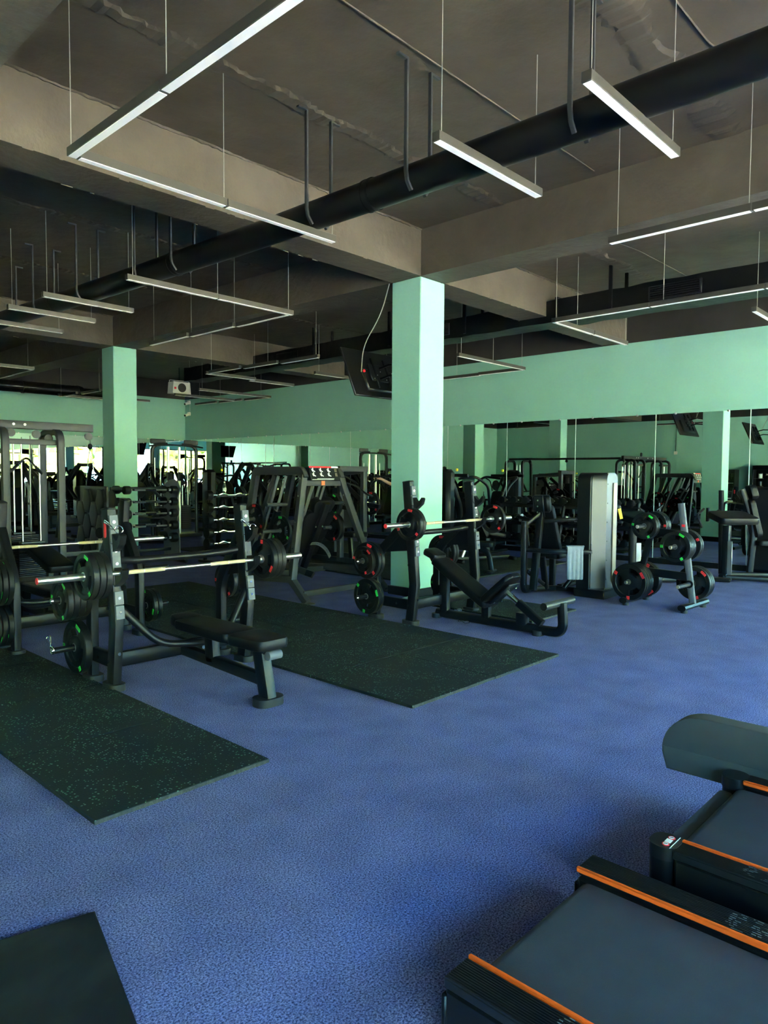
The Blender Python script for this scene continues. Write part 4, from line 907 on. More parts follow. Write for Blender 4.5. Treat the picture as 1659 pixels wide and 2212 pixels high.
# towel folded over the rail
def towel_sheet(n=14, m=18):
    mb = MB(); vs = []; fs = []
    for i in range(m+1):
        s_ = i/m
        for j in range(n+1):
            u = j/n-.5
            if s_ < .42: z = .30*(s_/.42); y = .055+.012*(1-s_/.42)
            elif s_ < .58: a = (s_-.42)/.16*PI; z = .30+.058*math.sin(a)*.25+.002; y = .055*math.cos(a)
            else: q = (s_-.58)/.42; z = .30-.43*q; y = -.055-.012*q
            fold = .010*math.sin(j*1.7+i*.12)*min(1, abs(s_-.5)*2.6)
            vs.append((u*(.21 if s_ > .5 else .25)+(0.05*(1-s_) if s_ < .5 else 0), y+fold, z))
    for i in range(m):
        for j in range(n): fs.append((i*(n+1)+j, i*(n+1)+j+1, (i+1)*(n+1)+j+1, (i+1)*(n+1)+j))
    return mb.add(vs, fs)
tw = towel_sheet().build('towel', 'cloth', None, (8.55, 4.57, .378), (0, 0, -.80)); tag(tw, 'grey white towel draped over the curved rail of the press machine', 'towel')
so = tw.modifiers.new('thick', 'SOLIDIFY'); so.thickness = .006; tw.modifiers.new('sub', 'SUBSURF').levels = 1

# ---- leg press / hack squat frame with exercise sign
lp = thing('hack_squat_machine', 'tall A-shaped leg machine with a red topped exercise sign', 'machine', (6.35, 7.0, 0))
kL, kR, tL, tR = (-.66, -.08, .28), (.80, -.05, .28), (-.37, .05, 1.60), (.27, .05, 1.60)
for nm, a, b_ in (('front_leg', kL, tL), ('front_leg', kR, tR)): MB().bar([a, b_], .09, .075, (1, 0, 0), .1).build(nm, 'grey_steel', lp)
for k in (kL, kR):
    MB().bar([(k[0]+.0, k[1]+1.5, .20), (k[0], k[1]+.02, .29), (k[0]+.04, k[1]-.24, .02)], .085, .085, (1, 0, 0), .1).build('floor_beam', 'grey_steel', lp)
    MB().box((k[0]+.04, k[1]-.25, .008), (.14, .14, .016), bev=.004).build('foot_plate', 'grey_steel', lp)
MB().bar([(kL[0]+.03, kL[1]-.17, .12), (kR[0]+.03, kR[1]-.17, .12)], .05, .07, (0, 1, 0), .1).build('front_cross_bar', 'grey_steel', lp)
MB().bar([(kL[0], .95, .21), (kR[0], .95, .21)], .06, .08, (0, 1, 0), .1).build('rear_cross_bar', 'grey_steel', lp)
MB().bar([(tL[0]+.01, .045, 1.50), (tR[0]-.01, .045, 1.50)], .06, .075, (0, 1, 0), .1).build('top_cross_bar', 'grey_steel', lp)
for x in (tL[0], tR[0]):
    MB().bar(bend([(x, .03, 1.56), (x, .08, 1.66), (x, 1.05, 1.66), (x-.02*(x > 0), 1.45, .12)], .07), .075, .11, (1, 0, 0), .15).build('top_beam', 'grey_steel', lp)
    MB().bar([(x, .62, 1.60), (x-.04, 1.30, .24)], .06, .07, (1, 0, 0), .1).build('rear_leg', 'grey_steel', lp)
    for d in (0, .16):
        MB().cyl((x-.05, .34+d, 1.59), (x-.09, .85+d*.9, .30), .018, 12).build('guide_rod', 'satin', lp)
    MB().bar([(x-.06, .50, 1.13), (x-.06, .72, .74)], .09, .07, (1, 0, 0), .2).build('carriage_side', 'steel', lp)
for d in (-.10, .10): MB().cyl((.0+d, .16, 1.47), (.10+d, .82, .28), .015, 10).build('guide_rod', 'satin', lp)
MB().bar([(tL[0]-.06, .60, .95), (tR[0]-.06, .60, .95)], .07, .07, (0, 1, 0)).build('carriage_bar', 'steel', lp)
bt = math.radians(62)
MB().bar([(.20, .72, .28), (.20, .22, 1.22)], .10, .07, (1, 0, 0)).build('back_frame', 'steel', lp)
MB().cushion(pad_poly(-.42, .32, .54, .40, .08), .11, Matrix.Translation((.20, .52, .72)) @ Euler((PI-bt+.02, 0, 0)).to_matrix().to_4x4() @ Matrix.Diagonal((1, -1, -1, 1)), .022).build('back_pad', 'vinyl', lp)
MB().cushion(pad_poly(-.12, .15, .38, .32, .08), .13, Matrix.Translation((.21, .29, 1.15)) @ Euler((PI-bt+.02, 0, 0)).to_matrix().to_4x4() @ Matrix.Diagonal((1, -1, -1, 1)), .025).build('head_pad', 'vinyl', lp)
MB().bar([(-.42, .36, .42), (.05, .52, .26), (.10, .40, .22)], .07, .09, (0, 1, 0)).build('seat_beam', 'steel', lp)
pr = []
for k in range(12): a = math.radians(100-75*k/11); pr.append((-.30+.36*math.cos(a)*.9+.22, .33+.36*math.sin(a)))
po = [(p[0]+.012, p[1]+.018) for p in pr]+[(p[0]-.022, p[1]-.016) for p in pr][::-1]
MB().prism(po, .012, XZ(.18)).build('adjuster_arc', 'silver', lp); mb = MB()
for p in pr[1:-1]: mb.cyl((p[0]-.004, .167, p[1]), (p[0]-.004, .164, p[1]), .010, 8)
mb.build('adjuster_holes', 'ink', lp)
sg = MB().box((-.03, .02, 1.625), (.52, .014, .20), (-.30, 0, 0), bev=.003).build('sign_board', 'blackplastic', lp)
Ms = Tm((-.03, .02, 1.625), (-.30, 0, 0))
def on_sign(c, s, nm, mt):
    mb = MB().box(c, s); mb.v = [tuple(Ms @ Vector(v)) for v in mb.v]; return mb.build(nm, mt, sg)
on_sign((-.06, -.0085, .088), (.39, .002, .022), 'red_header', 'red'); on_sign((.195, -.0085, .088), (.12, .002, .022), 'white_header', 'white')
for i in range(3):
    for j in range(2):
        x = -.20+.135*i; z = .045-.062*j; mb = MB()
        mb.box((x, -.0085, z), (.016, .002, .042), (0, .1, 0)); mb.box((x+.018, -.0085, z-.014), (.034, .002, .012), (0, .5, 0)); mb.box((x+.004, -.0085, z+.026), (.013, .002, .013)); mb.box((x-.016, -.0085, z+.002), (.008, .002, .034), (0, -.35, 0))
        mb.v = [tuple(Ms @ Vector(v)) for v in mb.v]; mb.build('exercise_figure', 'white', sg)
for j in range(2):
    for q in (0, .022):
        mb = MB().box((.19+q, -.0085, .045-.062*j), (.009, .002, .046)); mb.v = [tuple(Ms @ Vector(v)) for v in mb.v]; mb.build('muscle_figure', 'champagne', sg)
on_sign((0, -.0085, -.072), (.30, .002, .005), 'sign_line', 'white'); on_sign((-.05, -.0085, -.085), (.38, .002, .004), 'sign_line', 'white')
MB().box((-.06, .012, 1.50), (.055, .006, .055)).build('orange_badge', 'orange', lp)
for (x, y, z, s_) in ((tL[0]-.08, .40, .87, -1), (tR[0]+.04, .40, .87, 1), (tL[0]-.10, .92, 1.0, -1), (tR[0]+.02, .92, 1.0, 1), (tL[0]-.08, .30, 1.22, -1), (tR[0]+.06, .30, 1.22, 1), (kL[0], .30, .50, -1)):
    MB().cyl((x, y, z), (x+s_*.32, y, z), .0245, 14).build('storage_horn', 'grey_steel', lp); 
mb = MB()
for (a, b_) in ((kL, tL), (kR, tR)):
    for k in (.05, .3, .55, .8, .97):
        p = Vector(a).lerp(Vector(b_), k); bolt(mb, p+Vector((-.045, 0, 0)), (-1, 0, 0), .012)
for z in (.9, 1.18): bolt(mb, (.18, .30, z), (0, -1, 0), .013); bolt(mb, (.06, .30, z), (0, -1, 0), .013)
mb.build('bolts', 'chrome', lp)
plate(5.90, 7.40, .87, .20, .045, 'green', '10', 'green labelled plate on the left side of the A-shaped leg machine', 'plates on the leg machine', 0)
plate(5.86, 7.92, 1.0, .21, .045, 'red', '15', 'red labelled plate at the back left of the A-shaped leg machine', 'plates on the leg machine', 0)
plate(6.80, 7.40, .87, .2, .045, 'red', '15', 'red labelled plate on the right side of the A-shaped leg machine, front one', 'plates on the leg machine', .6)
plate(6.85, 7.40, .87, .2, .045, 'red', '15', 'red labelled plate on the right side of the A-shaped leg machine, second one', 'plates on the leg machine', .2)
plate(6.78, 7.92, 1.0, .2, .045, 'red', '15', 'red labelled plate at the back right of the A-shaped leg machine', 'plates on the leg machine', .2)

def stack(t, x, y, z0, n, w, d=.16, p=.024):
    mb = MB()
    for k in range(n): mb.box((x, y, z0+p*(k+.5)), (w, d, p*.80), bev=.003)
    mb.build('weight_stack', 'steel', t)
    for s_ in (-1, 1): MB().cyl((x+s_*w*.30, y, z0), (x+s_*w*.30, y, 2.02), .0115, 10).build('guide_rod', 'satin', t)
    MB().cyl((x, y, z0+n*p), (x, y, 2.1), .004, 6).build('steel_cable', 'ink', t)
    MB().box((x, y, z0+n*p+.02), (w*.8, d*.7, .03), bev=.006).build('stack_head', 'blackplastic', t)
def pulley(t, p, r=.055, ax='y'):
    d = Vector((0, .022, 0)) if ax == 'y' else Vector((.022, 0, 0)); p = Vector(p); mb = MB()
    mb.cyl(p-d*.5, p+d*.5, r, 18); mb.build('pulley_wheel', 'blackplastic', t)
    mb = MB(); mb.cyl(p-d*.9, p-d*.6, r*.8, 12); mb.cyl(p+d*.6, p+d*.9, r*.8, 12); mb.build('pulley_bracket', 'grey_steel', t)
# ---- cable station at the far left
cs = thing('cable_station', 'charcoal multi-station cable tower with weight stacks at the left edge', 'machine', (3.35, 9.95, 0))
MB().bar([(-2.2, .02, 2.245), (1.19, .02, 2.245)], .08, .105, (0, 1, 0), .08).build('top_beam', 'grey_steel', cs)
for x in (-.03, .67, -1.4, -2.1):
    MB().bar(bend([(x, -.17, .03), (x, -.17, 2.17), (x, .45, 2.17), (x, .45, .03)], .17, 6), .09, .075, (1, 0, 0), .12).build('arch_post', 'grey_steel', cs)
MB().bar([(-.03, -.10, 2.02), (.67, -.10, 2.02)], .05, .07, (0, 1, 0), .1).build('stack_bridge', 'grey_steel', cs)
MB().bar([(-1.4, -.10, 2.02), (-2.1, -.10, 2.02)], .05, .07, (0, 1, 0), .1).build('stack_bridge', 'grey_steel', cs)
stack(cs, .31, -.08, .14, 22, .38); stack(cs, .36, .36, .14, 26, .36); stack(cs, -1.75, -.08, .14, 22, .38); stack(cs, -.3, .42, .14, 24, .36)
for x, z in ((.10, 2.14), (.42, 2.13), (.58, 2.08), (1.13, 2.13), (-.3, 2.13)): pulley(cs, (x, .0, z))
MB().box((-.18, .02, 2.36), (.12, .05, .14), bev=.03).build('pulley_cover', 'blackplastic', cs)
mb = MB()
for x in (.13, .27, -.6, -1.0): bolt(mb, (x, -.021, 2.25), (0, -1, 0), .018)
mb.build('bolts', 'white', cs)
MB().cyl((1.16, .02, 2.08), (1.16, .02, 1.96), .004, 6).build('steel_cable', 'ink', cs); MB().ball((1.16, .02, 1.99), .035, 10, (1, 1, 1.3)).build('cable_stop', 'blackplastic', cs)
MB().tube(bend([(1.10, .02, 1.55), (1.15, .02, 1.94), (1.17, .02, 1.94), (1.22, .02, 1.55)], .02), .006, 6).build('cable_handle', 'chrome', cs)
mb = MB(); mb.tube(bend([(.02, -.18, 1.62), (.20, -.18, 1.80), (.24, -.18, 1.80), (.42, -.18, 1.60)], .03), .014, 8); mb.build('press_down_bar', 'chrome', cs)
MB().tube([(.02, -.18, 1.62), (.12, -.18, 1.72)], .019, 8).build('bar_grip', 'rubber', cs); MB().tube([(.42, -.18, 1.60), (.33, -.18, 1.70)], .019, 8).build('bar_grip', 'rubber', cs)
MB().ball((.31, -.17, .62), .018, 8).build('stack_pin', 'blue', cs)
MB().bar([(.67, -.15, .50), (1.35, -.15, .50)], .05, .06, (0, 1, 0), .1).build('low_arm', 'grey_steel', cs); MB().bar([(1.2, -.15, .03), (1.2, -.15, .80)], .05, .06, (0, 1, 0), .1).build('low_post', 'grey_steel', cs)
MB().box((.5, -.1, .06), (2.0, .10, .08), bev=.01).build('base_rail', 'grey_steel', cs); MB().box((-1.75, -.1, .06), (.9, .10, .08), bev=.01).build('base_rail', 'grey_steel', cs)
MB().cyl((1.02, -.55, .80), (1.24, -.45, .80), .075, 16).build('thigh_roller', 'vinyl', cs); MB().cyl((1.30, -.42, .79), (1.54, -.31, .79), .075, 16).build('thigh_roller', 'vinyl', cs); MB().bar([(1.2, -.15, .72), (1.27, -.43, .79)], .05, .05, (0, 0, 1)).build('roller_arm', 'steel', cs)
MB().cushion(pad_poly(-.45, .35, .34, .30, .06), .09, Tm((.25, -.75, .50), (math.radians(14), 0, 0)), .02).build('seat_pad', 'vinyl', cs); MB().bar([(.25, -.8, .03), (.25, -.8, .50)], .07, .10, (1, 0, 0)).build('seat_post', 'grey_steel', cs)
MB().bar([(.25, -1.1, .06), (.25, -.1, .06)], .07, .07, (1, 0, 0)).build('seat_rail', 'grey_steel', cs)

# second tower of the cable crossover and the beam between them, seen in the mirror
ct2 = thing('cable_tower', 'second cable crossover tower beyond the left edge, seen in the mirror', 'machine', (3.35, 14.6, 0))
for y in (-.35, .35): MB().bar(bend([(-.3, y, .03), (-.3, y, 2.17), (.3, y, 2.17), (.3, y, .03)], .17, 6), .09, .075, (0, 1, 0), .12).build('arch_post', 'grey_steel', ct2)
stack(ct2, 0, .0, .14, 22, .36); MB().box((0, 0, .05), (.7, .8, .08), bev=.02).build('base', 'steel', ct2)
MB().bar([(0, .4, 2.25), (0, -4.0, 2.25)], .07, .07, (1, 0, 0), .1).build('crossover_beam', 'grey_steel', ct2); pulley(ct2, (0, -.5, 2.15), .06, 'x'); pulley(ct2, (0, -2.0, 2.17), .05, 'x')
MB().tube(bend([(-.06, .45, 1.5), (-.02, .45, 1.95), (.02, .45, 1.95), (.06, .45, 1.5)], .02), .006, 6).build('cable_handle', 'chrome', ct2)

# ---- racks of fixed barbells, bottle
def fixed_barbell(x, y, z, l, r, lab, grp, curl=False):
    t = thing('fixed_barbell', lab, 'barbell', (x, y, z), 0, grp)
    for s_ in (-1, 1):
        MB().lathe([(r*.55, 0), (r*.95, .008), (r, .02), (r, .10), (r*.95, .112), (r*.55, .12)], Matrix.Translation((s_*l/2, 0, 0)) @ Euler((0, PI/2*s_, 0)).to_matrix().to_4x4() @ Matrix.Translation((0, 0, -.12)), 16).build('weight_head', 'rubber', t)
        MB().cyl((s_*(l/2-.12), 0, 0), (s_*(l/2-.15), 0, 0), .024, 12).build('collar', 'satin', t)
    pts = [(-l/2+.12, 0, 0), (l/2-.12, 0, 0)]
    if curl: pts = bend([(-l/2+.12, 0, 0), (-.26, 0, 0), (-.18, -.01, .035), (-.07, 0, .0), (.07, 0, .0), (.18, -.01, .035), (.26, 0, 0), (l/2-.12, 0, 0)], .03, 3)
    MB().tube(pts, .0135, 8).build('shaft', 'chrome', t)
    for s_ in (-1, 1): MB().cyl((s_*.10, 0, 0), (s_*.30, 0, 0), .0155, 8).build('knurled_grip', 'satin', t)
    return t
r1 = thing('barbell_rack', 'barbell rack with a wavy charcoal side panel in front of the far column', 'rack', (6.2, 11.6, 0))
po = [(-.24, .12), (.30, .12), (.33, .5), (.28, .8), (.32, 1.1), (.30, 1.40), (.12, 1.50), (-.05, 1.52), (-.18, 1.46), (-.26, 1.36), (-.16, 1.18), (-.22, .98), (-.15, .78), (-.22, .58)]
MB().prism(po, .02, YZ(.545)).build('side_panel', 'panel_grey', r1); MB().prism([(a*.55, b_*.88) for a, b_ in po], .02, YZ(-.60)).build('side_panel', 'steel', r1)
for x in (.64, -.56): MB().box((x, 0, .06), (.08, .62, .09), bev=.02).build('base_foot', 'steel', r1)
for z in (.25, 1.35): MB().bar([(-.58, .08, z), (.66, .08, z)], .05, .06, (0, 1, 0)).build('cross_bar', 'steel', r1)
for i, z in enumerate((1.33, 1.12, .915, .70, .48)):
    for s_ in (-1, 1):
        for x in (-.40, .43): MB().bar([(x, 0, z-.02), (x, s_*-.20-.0, z-.035), (x, s_*-.225, z-.01)], .03, .03, (1, 0, 0)).build('bar_hook', 'blackplastic', r1)
        fixed_barbell(6.2+.02, 11.6-s_*.19, z, 1.0, .072+.004*i, 'fixed straight barbell on the %s tier of the wavy panel rack, %s side' % (('top', 'second', 'third', 'fourth', 'lowest')[i], 'near' if s_ > 0 else 'far'), 'fixed barbells on the wavy panel rack')
r2 = thing('barbell_rack', 'curl bar rack with a water bottle on top, right of the wavy panel rack', 'rack', (7.45, 10.9, 0))
for x in (-.34, .34):
    MB().bar([(x, .22, .04), (x, .02, 1.22)], .05, .07, (1, 0, 0)).build('rack_post', 'steel', r2); MB().box((x, .05, .035), (.07, .70, .06), bev=.015).build('base_foot', 'steel', r2)
MB().box((0, .02, 1.215), (.74, .16, .02), bev=.004).build('top_shelf', 'steel', r2); MB().bar([(-.34, .2, .15), (.34, .2, .15)], .05, .05, (0, 1, 0)).build('cross_bar', 'steel', r2)
for i, z in enumerate((1.24, 1.02, .80, .58, .38)):
    for x in (-.34, .34): MB().bar([(x, .05, z-.03), (x, -.12, z-.035), (x, -.15, z-.01)], .03, .03, (1, 0, 0)).build('bar_hook', 'blackplastic', r2)
    fixed_barbell(7.45, 10.9-.115, z, 1.06, .085+.006*i, 'fixed curl barbell on the %s tier of the bottle rack' % ('top', 'second', 'third', 'fourth', 'lowest')[i], 'fixed curl barbells on the bottle rack', True)
bo = thing('water_bottle', 'clear plastic water bottle standing on top of the curl bar rack', 'bottle', (7.40, 10.92, 1.226))
MB().lathe([(.030, 0), (.034, .01), (.033, .06), (.031, .07), (.034, .08), (.034, .16), (.026, .20), (.013, .225), (.013, .235)], None, 16).build('bottle_body', 'bottle', bo); MB().cyl((0, 0, .235), (0, 0, .252), .0145, 12).build('cap', 'white', bo); MB().cyl((0, 0, .085), (0, 0, .14), .0345, 16, cap=False).build('paper_label', 'white', bo)
# ---- stand with raised hexagon facets
hx = thing('hexagon_stand', 'black stand faced with raised hexagon pads beside the left column', 'stand', (5.32, 11.75, 0))
MB().box((.05, 0, .72), (.05, .98, 1.36), bev=.01).build('back_board', 'steel', hx); MB().box((.06, 0, .03), (.4, .9, .06), bev=.01).build('base_foot', 'steel', hx)
for i in range(4):
    for j in range(3):
        y = -.36+.245*i; z = .30+.425*j+(.21 if i % 2 else 0)
        if z > 1.35: continue
        po = [(.165*math.cos(PI/3*k), .235*math.sin(PI/3*k)) for k in range(6)]
        MB().cushion(po, .05, Tm((.026, y, z)) @ Matrix(((0, 0, -1, 0), (1, 0, 0, 0), (0, 1, 0, 0), (0, 0, 0, 1))), .014).build('hexagon_pad', 'rubber', hx, smooth=20)
# ---- functional trainer by the far corner
ft = thing('functional_trainer', 'functional trainer with curved top tube near the far corner', 'machine', (9.5, 16.2, 0))
for x in (-.62, .62):
    MB().bar(bend([(x, 0, .03), (x, 0, 2.34), (x*.35, 0, 2.36)], .2), .07, .08, (0, 1, 0)).build('side_frame', 'steel', ft); stack(ft, x*.62, .16, .2, 24, .26); MB().bar([(x*.25, .05, .03), (x*.25, .05, 2.30)], .06, .06, (1, 0, 0)).build('pulley_column', 'satin', ft)
    MB().box((x*.25, .0, 1.55), (.11, .12, .22), bev=.02).build('carriage', 'blackplastic', ft); pulley(ft, (x*.25, -.12, 1.55), .07, 'x'); pulley(ft, (x*.25, -.12, 1.40), .07, 'x')
    MB().box((x*.75, 0, 2.42), (.42, .04, .13), bev=.05).build('pulley_housing', 'grey_steel', ft)
MB().tube(bend([(-.75, -.10, 2.30), (-.4, -.1, 2.34), (.4, -.1, 2.34), (.75, -.1, 2.30)], .2), .02, 10).build('pull_up_bar', 'steel', ft)
MB().box((0, .16, .05), (1.5, .5, .09), bev=.02).build('base', 'steel', ft)

# ---- person behind the column
pp = thing('person', 'person in a teal shirt mostly hidden behind the column, arm holding a dark disc', 'person', (12.5, 11.0, 0), math.radians(-40))
def skin(name, verts, edges, radii, m, sub=2):
    me = bpy.data.meshes.new(name); me.from_pydata(verts, edges, []); me.update(); me.materials.append(M[m])
    o = put(name, me, pp); mo = o.modifiers.new('skin', 'SKIN'); mo.use_smooth_shade = True
    sv = me.skin_vertices[0].data
    for i, r in enumerate(radii): sv[i].radius = (r, r) if not isinstance(r, tuple) else r; sv[i].use_root = (i == 0)
    s_ = o.modifiers.new('sub', 'SUBSURF'); s_.levels = sub; s_.render_levels = sub; return o
# local frame: -y front, +x to the figure's left; the right arm (-x) reaches towards the machine
V = [(0, 0, .98), (0, .01, 1.14), (0, .0, 1.32), (0, .01, 1.46), (0, -.01, 1.54), (0, -.025, 1.60), (0, -.03, 1.69), (0, -.025, 1.765),
     (-.10, 0, .94), (-.11, -.02, .50), (-.11, .02, .09), (-.12, -.14, .035), (.10, 0, .94), (.12, -.02, .50), (.12, .02, .09), (.13, -.14, .035),
     (-.19, .0, 1.43), (-.40, -.06, 1.41), (-.62, -.10, 1.53), (-.70, -.11, 1.545), (.19, 0, 1.43), (.25, .03, 1.16), (.24, -.06, .91), (.24, -.08, .83)]
Ed = [(0, 1), (1, 2), (2, 3), (3, 4), (4, 5), (5, 6), (6, 7), (0, 8), (8, 9), (9, 10), (10, 11), (0, 12), (12, 13), (13, 14), (14, 15), (3, 16), (16, 17), (17, 18), (18, 19), (3, 20), (20, 21), (21, 22), (22, 23)]
Ra = [.15, .135, .16, .10, .058, .075, .092, .06, .10, .066, .044, .04, .10, .066, .044, .04, .062, .046, .032, .036, .062, .046, .032, .036]
skin('body', V, Ed, Ra, 'skin')
fingers = []
for (bx, by, bz, dx, dz) in ((-.70, -.11, 1.545, -1, 1), (.24, -.08, .83, 0, -1)):
    for k, ln in enumerate((.075, .085, .08, .062)):
        o = (k-1.5)*.019
        if dx: p = [(bx, by+o, bz), (bx-.045, by+o, bz+.018), (bx-.045-ln*.5, by+o, bz+.02), (bx-.045-ln*.75, by+o, bz-.012)]
        else: p = [(bx, by+o, bz), (bx, by+o, bz-.045), (bx-.008, by+o, bz-.045-ln*.55), (bx-.03, by+o, bz-.045-ln*.85)]
        fingers.append(skin('finger', p, [(0, 1), (1, 2), (2, 3)], [.011, .0095, .009, .008], 'skin', 1))
    p = [(bx+.02, by-.02, bz), (bx-.01, by-.05, bz-.012*abs(dx)), (bx-.04 if dx else bx-.02, by-.05, bz-.02 if dx else bz-.05)]; skin('thumb', p, [(0, 1), (1, 2)], [.012, .0105, .009], 'skin', 1)
skin('shirt', [(0, 0, .96), (0, .01, 1.14), (0, 0, 1.32), (0, .01, 1.46), (-.19, 0, 1.43), (-.31, -.035, 1.42), (.19, 0, 1.43), (.235, .02, 1.26)], [(0, 1), (1, 2), (2, 3), (3, 4), (4, 5), (3, 6), (6, 7)], [.165, .15, .175, .115, .082, .068, .082, .068], 'shirt')
skin('trousers', [(0, 0, .97), (-.10, 0, .92), (-.11, -.02, .50), (-.11, .02, .12), (.10, 0, .92), (.12, -.02, .50), (.12, .02, .12)], [(0, 1), (1, 2), (2, 3), (0, 4), (4, 5), (5, 6)], [.16, .115, .085, .068, .115, .085, .068], 'trousers')
for x in (-.12, .13): MB().prism(rrect(.10, .27, .045, 5), .07, Tm((x, -.05, 0))).build('shoe', 'blackplastic', pp)
MB().ball((0, -.01, 1.735), .108, 14, (.88, 1, .82)).build('hair', 'hair', pp)
for s_ in (-1, 1): MB().ball((s_*.034, -.112, 1.685), .013, 8).build('eye', 'white', pp); MB().ball((s_*.092, -.02, 1.67), .024, 8, (.5, .8, 1.2)).build('ear', 'skin', pp)
MB().ball((0, -.128, 1.655), .017, 8, (.8, 1.1, 1.3)).build('nose', 'skin', pp); MB().ball((0, -.112, 1.618), .02, 8, (1.3, .5, .35)).build('mouth', 'red', pp)
hd = Matrix.Translation((12.5, 11.0, 0)) @ Euler((0, 0, math.radians(-40))).to_matrix().to_4x4() @ Vector((-.80, -.10, 1.575))
tag(MB().lathe([(.02, -.012), (.15, -.014), (.165, 0), (.15, .014), (.02, .012)], None, 24).build('rubber_disc', 'rubber', None, hd), 'dark round disc held up in the hand of the person behind the column', 'weight plate')

# ---- preacher bench and leg machine by the right edge
pb = thing('preacher_bench', 'black preacher curl bench with thick arm pad at the right edge by the mirror', 'bench', (11.72, 3.72, 0))
MB().bar(bend([(-.12, -.05, .04), (-.02, -.05, .06), (0, -.05, .20), (.03, -.05, .86)], .08), .11, .13, (0, 1, 0), .2).build('arm_post', 'steel', pb)
MB().box((-.20, -.03, .035), (.22, .34, .05), (0, 0, .2), bev=.015).build('foot_plate', 'steel', pb); MB().box((-.06, -.13, .36), (.012, .07, .52), bev=.003).build('post_strip', 'satin', pb)
MB().bar([(-.1, -.05, .06), (.25, -.95, .06)], .08, .07, (1, .3, 0)).build('floor_rail', 'steel', pb)
MB().cushion(pad_poly(-.24, .24, .62, .62, .07), .11, Tm((.05, -.12, .93), (math.radians(12), 0, math.radians(-42))), .025).build('arm_pad', 'vinyl', pb)
MB().bar([(.2, -.85, .06), (.2, -.85, .48)], .08, .08, (1, 0, 0)).build('seat_post', 'steel', pb); MB().cushion(pad_poly(-.18, .18, .36, .36, .08), .08, Tm((.2, -.85, .48)), .02).build('seat_pad', 'vinyl', pb)
MB().tube(bend([(-.2, .25, .82), (-.28, .3, 1.02), (.15, .35, 1.10)], .06), .018, 8).build('bar_rest', 'steel', pb)
lm = thing('leg_machine', 'black seated leg machine with upright backrest behind the preacher bench', 'machine', (12.35, 3.75, 0))
MB().bar([(-.45, 0, .06), (.35, -.9, .06)], .09, .08, (1, .6, 0)).build('floor_rail', 'steel', lm); MB().bar(bend([(.02, -.25, .06), (.05, -.3, .8), (-.05, -.12, 1.42)], .2), .09, .09, (1, .6, 0)).build('back_post', 'steel', lm)
MB().cushion(pad_poly(-.36, .26, .40, .30, .07), .09, Tm((.02, -.22, 1.0), (math.radians(78), 0, math.radians(35))), .02).build('back_pad', 'vinyl', lm); MB().cushion(pad_poly(-.10, .12, .30, .26, .06), .11, Tm((.0, -.2, 1.36), (math.radians(78), 0, math.radians(35))), .02).build('head_pad', 'vinyl', lm)
MB().cushion(pad_poly(-.24, .24, .40, .38, .08), .09, Tm((.18, -.5, .52), (0, 0, .6)), .02).build('seat_pad', 'vinyl', lm); MB().bar([(-.25, .1, .05), (-.2, .15, 1.40)], .08, .07, (1, 0, 0)).build('lever_post', 'steel', lm)
MB().tube(bend([(-.45, .25, 1.0), (-.22, .15, 1.08), (-.2, .13, 1.3)], .05), .02, 8).build('lever', 'steel', lm); MB().cyl((-.46, .26, .9), (-.46, .26, 1.12), .03, 12).build('lever_grip', 'rubber', lm)
MB().box((.55, -.35, .75), (.22, .45, 1.4), bev=.04).build('weight_housing', 'steel', lm)

# ---- dumbbell rack against the mirror
dr = thing('dumbbell_rack', 'three tier dumbbell rack standing against the mirror wall', 'rack', (12.62, 7.0, 0), PI/2)
for x in (-1.5, 0, 1.5): MB().bar([(x, .25, .03), (x, -.05, 1.12)], .05, .08, (1, 0, 0)).build('rack_post', 'steel', dr); MB().box((x, .05, .03), (.08, .7, .05), bev=.015).build('base_foot', 'steel', dr)
for k, z in enumerate((.30, .66, 1.02)): MB().box((0, .10-.12*k+.06, z), (3.1, .30, .03), (.30, 0, 0), bev=.004).build('tier_shelf', 'steel', dr)
db = None
for k, z in enumerate((.30, .66, 1.02)):
    for i in range(11):
        p = Matrix.Translation((12.62, 7.0, 0)) @ Euler((0, 0, PI/2)).to_matrix().to_4x4() @ Vector((-1.4+.28*i, .10-.12*k+.06, z+.095))
        lab = 'round black dumbbell on the %s tier of the mirror rack, %s from its far end' % (('lowest', 'middle', 'top')[k], ('eleventh', 'tenth', 'ninth', 'eighth', 'seventh', 'sixth', 'fifth', 'fourth', 'third', 'second', 'first')[i]); grp = 'dumbbells on the %s tier by the mirror' % ('lowest', 'middle', 'top')[k]
        if db is None:
            db = thing('dumbbell', lab, 'dumbbell', p, PI/2, grp)
            for s_ in (-1, 1): MB().lathe([(.05, 0), (.075, .012), (.075, .085), (.05, .097)], Matrix.Translation((0, s_*.065 if s_ > 0 else -.065, 0)) @ Euler((-s_*PI/2, 0, 0)).to_matrix().to_4x4(), 14).build('weight_head', 'rubber', db)
            MB().cyl((0, -.066, 0), (0, .066, 0), .016, 8).build('handle', 'satin', db)
        else: dup(db, p, PI/2, lab, grp)

